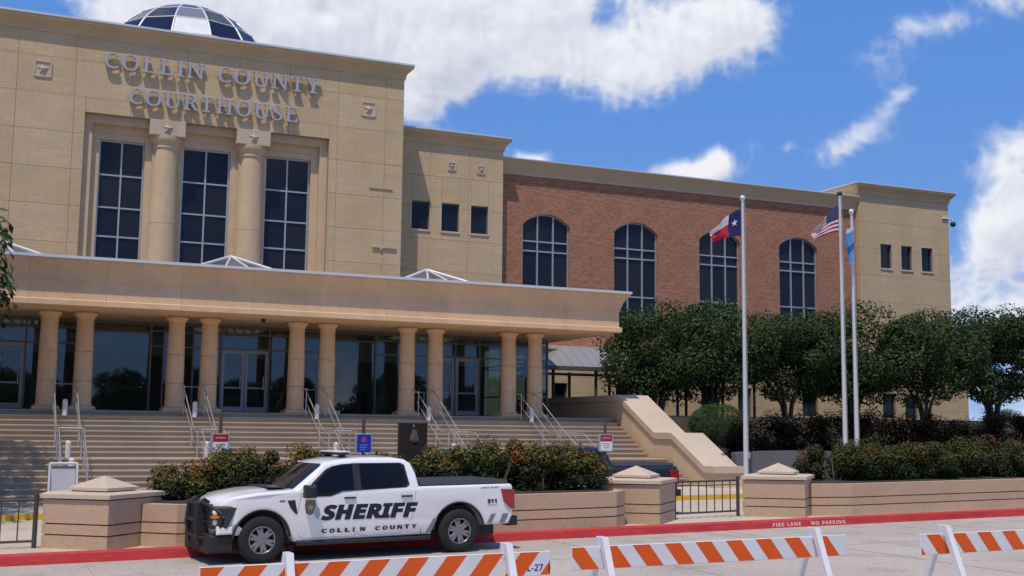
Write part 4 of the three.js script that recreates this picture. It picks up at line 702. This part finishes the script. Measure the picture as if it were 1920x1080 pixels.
// ------------------------------------------------------------------ striped barricades in the street
function barricade(x0, x1, z, lean, legs, period, off, label, mark) {
  const t = thing('barricade', label, 'barricade', 'striped barricades in the street'), y0 = 0.735, y1 = 1.0, r = rnd(Math.round(x0 * 100));
  const B = part('board', tilt(cbox(x0, x1, y0, y1, z - 0.025, z, 0.006)), M.white, t), h = y1 - y0 - 0.012, sh = h * 0.78;
  for (let s = x0 - 0.4 + off; s < x1; s += period) { // sheeting stripes, cut to the board
    const lo = s, hi = s + lean * sh, w = period * 0.52, P = [[lo, 0], [lo + w, 0], [hi + w, h], [hi, h]];
    const clip = (pts, k, keep) => { const o = []; for (let i = 0; i < pts.length; i++) { const a = pts[i], b = pts[(i + 1) % pts.length], A = keep * (a[0] - k) >= 0, C = keep * (b[0] - k) >= 0; if (A) o.push(a); if (A !== C) { const f = (k - a[0]) / (b[0] - a[0]); o.push([k, a[1] + (b[1] - a[1]) * f]); } } return o; };
    const q = clip(clip(P, x0 + 0.012, 1), x1 - 0.012, -1); if (q.length < 3) continue;
    part('stripe', tilt(shapeGeo(q.map(([x, y]) => [x, y + y0 + 0.006]), 0.0015, z + 0.0005)), M.orange, t);
  }
  for (const lx of legs) {
    const g = ground(lx), leg = part('leg', (() => { // moulded plastic A frame
      const side = (s) => { const pr = [[0, 1.1], [0.05 * s, 1.1], [0.48 * s, 0.06], [0.54 * s, 0.0], [0.44 * s, 0.0], [0.02 * s, 0.98], [0, 0.97]], q = new THREE.ExtrudeGeometry(new THREE.Shape(pr.map((p) => new THREE.Vector2(...p))), { depth: 0.07, bevelEnabled: true, bevelSize: 0.006, bevelThickness: 0.006, bevelSegments: 1 }); q.rotateY(-Math.PI / 2); q.translate(lx + 0.035, g, z + (s > 0 ? 0.012 : -0.036)); return q; };
      const cross = box(lx - 0.02, lx + 0.02, g + 0.34, g + 0.42, z - 0.33, z + 0.33);
      return merge([side(1), side(-1), cross]);
    })(), M.plastic ?? (M.plastic = std([0.84, 0.84, 0.86], { roughness: 0.42, map: T.grime })), t);
    part('foot', merge([1, -1].map((s) => cbox(lx - 0.12, lx + 0.12, g, g + 0.05, z + s * 0.5 - 0.09, z + s * 0.5 + 0.09, 0.012))), M.plastic, leg);
    const bolt = new THREE.CylinderGeometry(0.014, 0.014, 0.02, 8); bolt.rotateX(Math.PI / 2); bolt.translate(lx, g + 0.93, z + 0.085); part('bolt', bolt, M.steel, leg);
  }
  if (mark) { const g = new TextGeometry(mark, { font: SANS, size: 0.075, depth: 0.001, curveSegments: 3 }); part('marking', tilt(g.translate(x1 - 0.30, y0 + 0.05, z + 0.0005)), std([0.05, 0.045, 0.22]), t); part('marking', tilt(box(x1 - 0.03, x1 - 0.015, y0 + 0.03, y0 + 0.11, z + 0.0005, z + 0.002)), M.orange, t); }
  return t;
}
barricade(2.06, 5.93, -12.25, 1, [2.95, 5.39], 0.435, 0.22, 'orange and white striped barricade in front of the white pickup, stripes leaning right', 'L-27');
barricade(6.3, 10.26, -12.48, -1, [6.71, 9.75], 0.435, 0.10, 'orange and white striped barricade in the middle of the street, between two others');
barricade(11.13, 15.0, -12.1, -1, [11.54, 14.4], 0.435, 0.26, 'orange and white striped barricade cut by the right picture edge');

// ------------------------------------------------------------------ pickups
// local axes: x from front axle (0) to rear axle (3.83), nose towards -x; y up; z towards the street side
const WB = 3.83, HW = 0.97;
function arcPts(cx, cy, r, a0, a1, n) { return Array.from({ length: n + 1 }, (_, i) => { const a = (a0 + (a1 - a0) * i / n) * DEG; return [cx + Math.cos(a) * r, cy + Math.sin(a) * r]; }); }
const sideZ = (y) => (y < 1.2 ? HW - 0.05 * sstep(0.75, 0.3, y) : HW - 0.36 * (y - 1.2));
function extrudeBody(pts, hw, steps, bevel) {
  const g = new THREE.ExtrudeGeometry(new THREE.Shape(pts.map((p) => new THREE.Vector2(...p))), { depth: 2 * (hw - bevel), steps, bevelEnabled: true, bevelSize: bevel, bevelThickness: bevel, bevelSegments: 3, bevelOffset: -bevel });
  g.translate(0, 0, -(hw - bevel)); return g;
}
function smooth(g, angle) { g.deleteAttribute('uv'); g.deleteAttribute('normal'); return toCreasedNormals(mergeVertices(g, 1e-4), angle); }
const noseTaper = (x) => (x < -0.25 ? 1 - 0.20 * Math.pow((-0.25 - x) / 0.62, 2) : 1);
const truckGeo = (() => {
  const lower = [[-0.80, 0.50], [-0.86, 0.60], [-0.87, 0.93], [-0.85, 1.03], [-0.78, 1.10], [-0.5, 1.185], [-0.1, 1.25], [0.45, 1.275], [0.6, 1.265], [0.74, 1.2], [1.2, 1.19], [3.0, 1.245], [3.03, 1.255], [4.93, 1.265], [4.975, 1.22], [4.975, 0.66], [4.90, 0.50], ...arcPts(WB, 0.41, 0.535, 9, 171, 16), [3.25, 0.37], [0.60, 0.34], ...arcPts(0, 0.41, 0.515, 7, 169, 16), [-0.56, 0.49]];
  let body = extrudeBody(lower, HW, 14, 0.045), p = body.attributes.position;
  for (let i = 0; i < p.count; i++) { const x = p.getX(i), y = p.getY(i), z = p.getZ(i), f = z / HW; p.setZ(i, z * noseTaper(x) * (sideZ(Math.min(y, 1.2)) / HW)); if (x < 0.7 && y > 1.02) p.setY(i, y - 0.035 * f * f * sstep(0.7, 0.4, x) + (Math.abs(f) < 0.62 && x > -0.78 ? 0.018 : 0)); p.setX(i, x + (x < -0.5 ? 0.17 * f * f : 0)); }
  body = smooth(body, 0.6);
  const cab = [[0.36, 1.16], [0.42, 1.245], [0.78, 1.50], [1.06, 1.70], [1.2, 1.755], [1.5, 1.80], [2.0, 1.83], [2.5, 1.825], [2.76, 1.79], [2.88, 1.72], [2.955, 1.5], [3.005, 1.2], [2.98, 1.16]];
  let top = extrudeBody(cab, HW, 10, 0.05); p = top.attributes.position;
  for (let i = 0; i < p.count; i++) { const x = p.getX(i), y = p.getY(i), z = p.getZ(i), f = z / HW; p.setZ(i, z * sideZ(Math.max(y, 1.2)) / HW); if (x < 1.3) p.setX(i, x + 0.16 * f * f * sstep(1.3, 0.9, x)); if (y > 1.7) p.setY(i, y - 0.035 * f * f); }
  top = smooth(top, 0.7);
  return { body, top };
})();
function onSide(pts, lift, s, curve = true) { // flat outline wrapped on the leaning side of the cab or the body
  const cut = (k) => { const o = []; for (let i = 0; i < pts.length; i++) { const a = pts[i], b = pts[(i + 1) % pts.length], A = k * (a[1] - 1.2) >= 0, B = k * (b[1] - 1.2) >= 0; if (A) o.push(a); if (A !== B) { const f = (1.2 - a[1]) / (b[1] - a[1]); o.push([a[0] + (b[0] - a[0]) * f, 1.2]); } } return o; };
  const g = mergeGeometries([cut(1), cut(-1)].filter((l) => l.length > 2).map((l) => new THREE.ShapeGeometry(new THREE.Shape(l.map((p) => new THREE.Vector2(...p))), 6).toNonIndexed())), p = g.attributes.position;
  for (let i = 0; i < p.count; i++) p.setZ(i, s * (sideZ(p.getY(i)) * (p.getX(i) < -0.25 ? noseTaper(p.getX(i)) : 1) + lift));
  g.computeVertexNormals(); return g;
}
const rim = (() => { // six double spokes
  const parts = [new THREE.TorusGeometry(0.262, 0.018, 8, 40), lathe([[0.235, -0.16], [0.25, -0.02], [0.262, 0.0]], 36).rotateX(Math.PI / 2), lathe([[0.0, 0.0], [0.075, 0.0], [0.085, -0.03], [0.085, -0.06]], 20).rotateX(Math.PI / 2)];
  for (let k = 0; k < 6; k++) { const q = new THREE.ExtrudeGeometry(new THREE.Shape([[-0.045, 0.05], [0.045, 0.05], [0.065, 0.25], [0.02, 0.255], [0.0, 0.17], [-0.02, 0.255], [-0.065, 0.25]].map((v) => new THREE.Vector2(...v))), { depth: 0.03, bevelEnabled: true, bevelSize: 0.006, bevelThickness: 0.008, bevelSegments: 1 }); q.translate(0, 0, -0.045); q.rotateZ(k * Math.PI / 3 + 0.2); parts.push(q); }
  return merge(parts.map((g) => { const q = g.index ? g.toNonIndexed() : g; q.deleteAttribute('uv'); return q; }));
})();
const tyre = (() => { const g = lathe([[0.225, -0.13], [0.28, -0.148], [0.34, -0.145], [0.388, -0.125], [0.404, -0.10], [0.406, 0.10], [0.39, 0.127], [0.34, 0.147], [0.28, 0.148], [0.23, 0.13]], 48); g.rotateX(Math.PI / 2); return g; })();
function pickup(name, label, paint, marked) {
  const t = thing(name, label, 'pickup truck'), black = M.dark, trim = std([0.022, 0.022, 0.024], { roughness: 0.45 }), glass = phys([0.006, 0.007, 0.012], { roughness: 0.04, ior: 1.33 }), chrome = std([0.62, 0.62, 0.64], { roughness: 0.22, metalness: 0.9 }), grey = std([0.24, 0.24, 0.26], { roughness: 0.5 });
  part('body', truckGeo.body, paint, t);
  part('cab', truckGeo.top, paint, t);
  part('underbody', box(-0.62, 4.7, 0.30, 0.86, -0.68, 0.68), black, t);
  const ws = (lift) => { const q = [], n = 10, at = (k, f) => { const a = [[0.455, 1.262], [0.78, 1.492], [1.07, 1.695]], A = a[k], z = f * (sideZ(A[1]) - 0.10); return [A[0] + 0.16 * (z / HW) ** 2 - lift * 0.6, A[1] + lift * 0.8, z]; }; for (let i = 0; i < n; i++) for (let k = 0; k < 2; k++) q.push([at(k, -1 + 2 * i / n), at(k, -1 + 2 * (i + 1) / n), at(k + 1, -1 + 2 * (i + 1) / n), at(k + 1, -1 + 2 * i / n)].reverse()); return quads(q); };
  part('windscreen', ws(0.012), glass, t);
  part('cowl', quads([[[0.16, 1.292, -0.70], [0.16, 1.292, 0.70], [0.50, 1.288, 0.74], [0.50, 1.288, -0.74]].reverse()]), trim, t);
  for (const s of [1, -1]) {
    part('window_trim', onSide([[0.76, 1.13], [1.0, 1.125], [1.24, 1.125], [1.47, 1.205], [2.73, 1.25], [2.80, 1.30], [2.74, 1.66], [2.66, 1.70], [1.75, 1.705], [1.5, 1.69], [1.3, 1.655], [1.18, 1.60], [0.90, 1.36]], 0.006, s), trim, t);
    part('side_window', onSide([[0.86, 1.15], [1.23, 1.15], [1.46, 1.23], [1.70, 1.235], [1.70, 1.685], [1.5, 1.67], [1.33, 1.64], [1.22, 1.58], [0.97, 1.36]], 0.010, s), glass, t);
    part('side_window', onSide([[1.84, 1.24], [2.69, 1.268], [2.755, 1.32], [2.70, 1.65], [2.63, 1.685], [1.84, 1.69]], 0.010, s), glass, t);
    const line = (pts, w = 0.006) => merge(pts.slice(1).map((b, i) => bar([...pts[i], s * (sideZ(pts[i][1]) + 0.0)], [...b, s * (sideZ(b[1]) + 0.0)], w, 4)));
    part('door_gap', line([[0.70, 1.19], [0.64, 0.9], [0.66, 0.46], [0.74, 0.40], [1.70, 0.40], [1.76, 0.48], [1.76, 1.19]], 0.004), grey, t);
    part('door_gap', line([[1.76, 0.48], [1.84, 0.40], [2.62, 0.42], [2.86, 0.72], [2.92, 1.20]], 0.004), grey, t);
    part('bed_gap', line([[3.03, 0.40], [3.03, 1.24]], 0.011), trim, t);
    for (const x of [1.50, 2.62]) part('door_handle', merge([cbox(x, x + 0.22, 1.075, 1.105, s > 0 ? HW : -HW - 0.035, s > 0 ? HW + 0.035 : -HW, 0.006)]), black, t);
    for (const x of [0, WB]) { const a = new THREE.TorusGeometry(x ? 0.53 : 0.51, 0.022, 6, 28, Math.PI * 0.96); a.rotateZ(Math.PI * 0.02); a.translate(x, 0.41, s * (HW - 0.04)); part('arch_trim', a, black, t); }
    for (const x of [0, WB]) {
      const w = part('wheel', tyre, std([0.016, 0.016, 0.017], { roughness: 0.9 }), t, [x, 0.404, s * 0.83]); const q = part('rim', rim, M.rim ?? (M.rim = std([0.30, 0.30, 0.305], { roughness: 0.3, metalness: 0.75 })), w, [0, 0, s * 0.12]); q.scale.set(0.88, 0.88, 1); if (s < 0) q.rotation.y = Math.PI;
      part('hub_disc', new THREE.CylinderGeometry(0.24, 0.24, 0.02, 24).rotateX(Math.PI / 2), black, w, [0, 0, s * 0.02]);
    }
    part('running_board', cbox(0.62, 3.22, 0.275, 0.345, s > 0 ? 0.74 : -0.98, s > 0 ? 0.98 : -0.74, 0.012), black, t);
    // mirror
    const m = cbox(0.70, 0.90, 1.12, 1.34, s > 0 ? 1.0 : -1.25, s > 0 ? 1.25 : -1.0, 0.045); part('mirror', merge([m, bar([0.84, 1.17, s * 0.93], [0.82, 1.17, s * 1.05], 0.03, 6)]), black, t);
    // lamps wrap round the corners
    const lampPts = (x0, x1, y0, y1, lift) => { const q = [], n = 6, sz = (x) => HW * noseTaper(x) * 0.985, at = (f, y) => { const x = x0 + (x1 - x0) * f; return [x, y, s * (sz(x) + lift)]; }; for (let i = 0; i < n; i++) q.push([at(i / n, y0), at((i + 1) / n, y0), at((i + 1) / n, y1), at(i / n, y1)]); return quads(q); };
    part('headlight', (() => { const g = cbox(-0.875, -0.42, 0.62, 1.0, -0.11, 0.11, 0.03), p = g.attributes.position; for (let i = 0; i < p.count; i++) { const x = p.getX(i), y = p.getY(i); p.setXYZ(i, x + (1.0 - y) * -0.10 * (x > -0.6 ? 5.5 : 0), y, s * (0.70 + (x + 0.875) * 0.34 + p.getZ(i))); } g.computeVertexNormals(); return g; })(), std([0.03, 0.03, 0.032], { roughness: 0.25 }), t);
    for (const [y, r, c] of [[0.90, 0.075, [0.8, 0.8, 0.82]], [0.73, 0.07, [0.8, 0.8, 0.82]]]) { const g = new THREE.SphereGeometry(r, 14, 10); g.scale(0.8, 1, 0.9); g.translate(-0.79, y, s * 0.80); part('lamp_lens', g, phys(c, { roughness: 0.15, clearcoat: 1 }), t); }
    part('indicator', cbox(-0.87, -0.66, 0.80, 0.835, s > 0 ? 0.74 : -0.90, s > 0 ? 0.90 : -0.74, 0.008), phys([0.75, 0.22, 0.02], { roughness: 0.2 }), t);
    part('tail_light', (() => { const g = shapeGeo([[4.72, 1.16], [4.985, 1.15], [4.99, 0.80], [4.93, 0.80], [4.78, 0.94]], 0.10, 0, 0.012); g.translate(0, 0, s > 0 ? HW - 0.075 : -HW - 0.025); return g; })(), phys([0.30, 0.008, 0.010], { roughness: 0.12, clearcoat: 1 }), t);
    part('fender_vent', merge([shapeGeo([[0.44, 1.07], [0.58, 1.08], [0.60, 0.98], [0.63, 0.84], [0.60, 0.83], [0.50, 0.94]], 0.012, s > 0 ? HW - 0.004 : -HW - 0.008), shapeGeo([[0.30, 1.075], [0.40, 1.08], [0.40, 1.06], [0.30, 1.055]], 0.008, s > 0 ? HW - 0.003 : -HW - 0.005)]), black, t);
  }
  part('grille', (() => { const q = []; for (let i = 0; i < 10; i++) { const at = (k, y) => { const z = -0.70 + 1.40 * k / 10; return [-0.895 + 0.17 * (z / HW) ** 2, y, z]; }; q.push([at(i, 0.62), at(i + 1, 0.62), at(i + 1, 1.03), at(i, 1.03)]); } return quads(q); })(), black, t);
  part('grille_bar', merge([0.72, 0.83, 0.94].map((y) => tube(Array.from({ length: 9 }, (_, i) => { const z = -0.66 + i * 0.165; return [-0.915 + 0.17 * (z / HW) ** 2, y, z]; }), 0.02, 6, 16))), trim, t);
  part('front_bumper', (() => { const g = cbox(-0.98, -0.50, 0.52, 0.665, -0.93, 0.93, 0.03), p = g.attributes.position; for (let i = 0; i < p.count; i++) if (p.getX(i) < -0.6) p.setX(i, p.getX(i) + 0.22 * (p.getZ(i) / HW) ** 2); g.computeVertexNormals(); return g; })(), marked ? paint : chrome, t);
  part('air_dam', cbox(-0.92, -0.46, 0.20, 0.52, -0.86, 0.86, 0.04), black, t);
  part('rear_bumper', cbox(4.90, 5.10, 0.46, 0.64, -0.95, 0.95, 0.03), black, t);
  part('tailgate', cbox(4.97, 4.995, 0.68, 1.23, -0.80, 0.80, 0.008), paint, t);
  part('bed_cover', (() => { const g = cbox(3.06, 4.93, 1.262, 1.345, -0.86, 0.86, 0.02), p = g.attributes.position; for (let i = 0; i < p.count; i++) { const y = p.getY(i); if (y > 1.3) p.setZ(i, p.getZ(i) * 0.95); } g.computeVertexNormals(); return g; })(), std([0.035, 0.034, 0.036], { roughness: 0.7 }), t);
  part('antenna', bar([2.5, 1.83, 0.0], [2.52, 1.90, 0.0], 0.02, 6), black, t);
  if (!marked) return t;
  // push bumper
  part('push_bumper', merge([0.34, -0.34].map((z) => shapeGeo([[-1.02, 0.30], [-0.93, 0.34], [-0.90, 0.62], [-0.93, 1.06], [-1.04, 1.14], [-1.16, 1.06], [-1.20, 0.7], [-1.14, 0.34]], 0.10, z - 0.05, 0.008)).concat([[-1.14, 1.04], [-1.17, 0.76], [-1.14, 0.48]].map(([x, y]) => bar([x, y, -0.34], [x, y, 0.34], 0.035, 8)), [0.36, -0.36].map((s) => tube([[-1.10, 1.06, s], [-1.06, 1.04, s * 2.1], [-0.88, 0.9, s * 2.55], [-0.90, 0.62, s * 2.5], [-1.06, 0.48, s * 2.0], [-1.12, 0.46, s]], 0.032, 8, 24)), [box(-1.13, -1.11, 0.34, 1.08, -0.33, 0.33)])).translate(0.17, -0.02, 0), black, t);
  // light bar
  part('light_bar', merge([cbox(1.56, 1.76, 1.85, 1.895, -0.50, 0.50, 0.015), cbox(1.60, 1.72, 1.80, 1.855, -0.42, -0.36, 0.01), cbox(1.60, 1.72, 1.80, 1.855, 0.36, 0.42, 0.01)]), black, t);
  part('light_bar_lens', cbox(1.55, 1.77, 1.895, 1.918, -0.505, 0.505, 0.008), M.white, t);
  // markings on the street side
  const vinyl = std([0.012, 0.012, 0.028], { roughness: 0.4 }), z = HW + 0.0015;
  const text = (words, size, x0, x1, y, slant, h, thick, m) => { const g = new TextGeometry(words, { font: SANS, size, depth: 0.0015, curveSegments: 5, bevelEnabled: thick > 0, bevelSize: thick, bevelThickness: 0.0004, bevelSegments: 1 }); g.computeBoundingBox(); const b = g.boundingBox; g.translate(-b.min.x, -b.min.y, 0); g.scale((x1 - x0) / (b.max.x - b.min.x), h / (b.max.y - b.min.y), 1); const sh = new THREE.Matrix4().set(1, slant, 0, 0, 0, 1, 0, 0, 0, 0, 1, 0, 0, 0, 0, 1); g.applyMatrix4(sh); g.translate(x0, y, z); return part('lettering', g, m ?? vinyl, t); };
  text('SHERIFF', 0.3, 1.06, 2.88, 0.70, 0.30, 0.275, 0.017);
  [...'COLLIN COUNTY'].forEach((c, i) => { if (c !== ' ') text(c, 0.1, 1.08 + i * 0.146, 1.08 + i * 0.146 + (c === 'I' ? 0.05 : 0.10), 0.475 + i * 0.0015, 0.12, 0.075, 0.005); });
  text('911', 0.1, 4.42, 4.62, 0.90, 0.0, 0.085, 0.004);
  part('lettering', box(4.42, 4.62, 0.865, 0.875, z, z + 0.001), grey, t);
  text('UNIT 8107', 0.05, 4.28, 4.66, 1.185, 0.0, 0.038, 0.001, grey);
  part('badge', onSide([[0.78, 1.07], [0.95, 1.07], [0.97, 0.98], [0.93, 0.84], [0.86, 0.80], [0.79, 0.84], [0.76, 0.98]], 0.002, 1), std([0.20, 0.16, 0.11], { roughness: 0.5 }), t);
  const st = starRelief(0.07, 0.006); st.translate(0.865, 0.94, HW + 0.003); part('badge_star', st, std([0.55, 0.45, 0.28], { roughness: 0.4 }), t);
  part('decal', onSide([[0.97, 0.96], [1.04, 0.92], [1.06, 0.80], [1.0, 0.72], [0.94, 0.80]], 0.0015, 1), std([0.42, 0.50, 0.46], { roughness: 0.5 }), t);
  for (const pts of [[[4.42, 0.52], [4.52, 0.52], [4.60, 0.70], [4.50, 0.70]], [[4.68, 0.52], [4.80, 0.52], [4.88, 0.70], [4.76, 0.70]], [[3.13, 0.40], [3.24, 0.40], [3.36, 0.66], [3.28, 0.66]]]) part('chevron', onSide(pts, 0.0025, 1), grey, t);
  return t;
}
const white = phys([0.87, 0.86, 0.85], { roughness: 0.35, clearcoat: 1, clearcoatRoughness: 0.06 });
const navy = phys([0.012, 0.014, 0.028], { roughness: 0.3, clearcoat: 1, clearcoatRoughness: 0.05 });
{
  const th = 0.0785, A = [4.61, 0.055, -21.09], t = pickup('sheriff_pickup', 'white sheriff pickup with black lettering and push bumper at the kerb', white, true);
  t.rotation.order = 'YXZ'; t.rotation.set(0, th, 0.012); t.position.set(A[0] - Math.sin(th) * 0.96, A[1], A[2] - Math.cos(th) * 0.96);
}
{
  const t = pickup('parked_pickup', 'dark blue parked pickup half hidden behind the hedge and middle pier', navy, false), x = 12.35;
  t.rotation.order = 'YXZ'; t.rotation.set(0, 0, 0.012); t.position.set(x, ground(x) + 0.03, -28.9);
}
renderer.render(scene, camera);
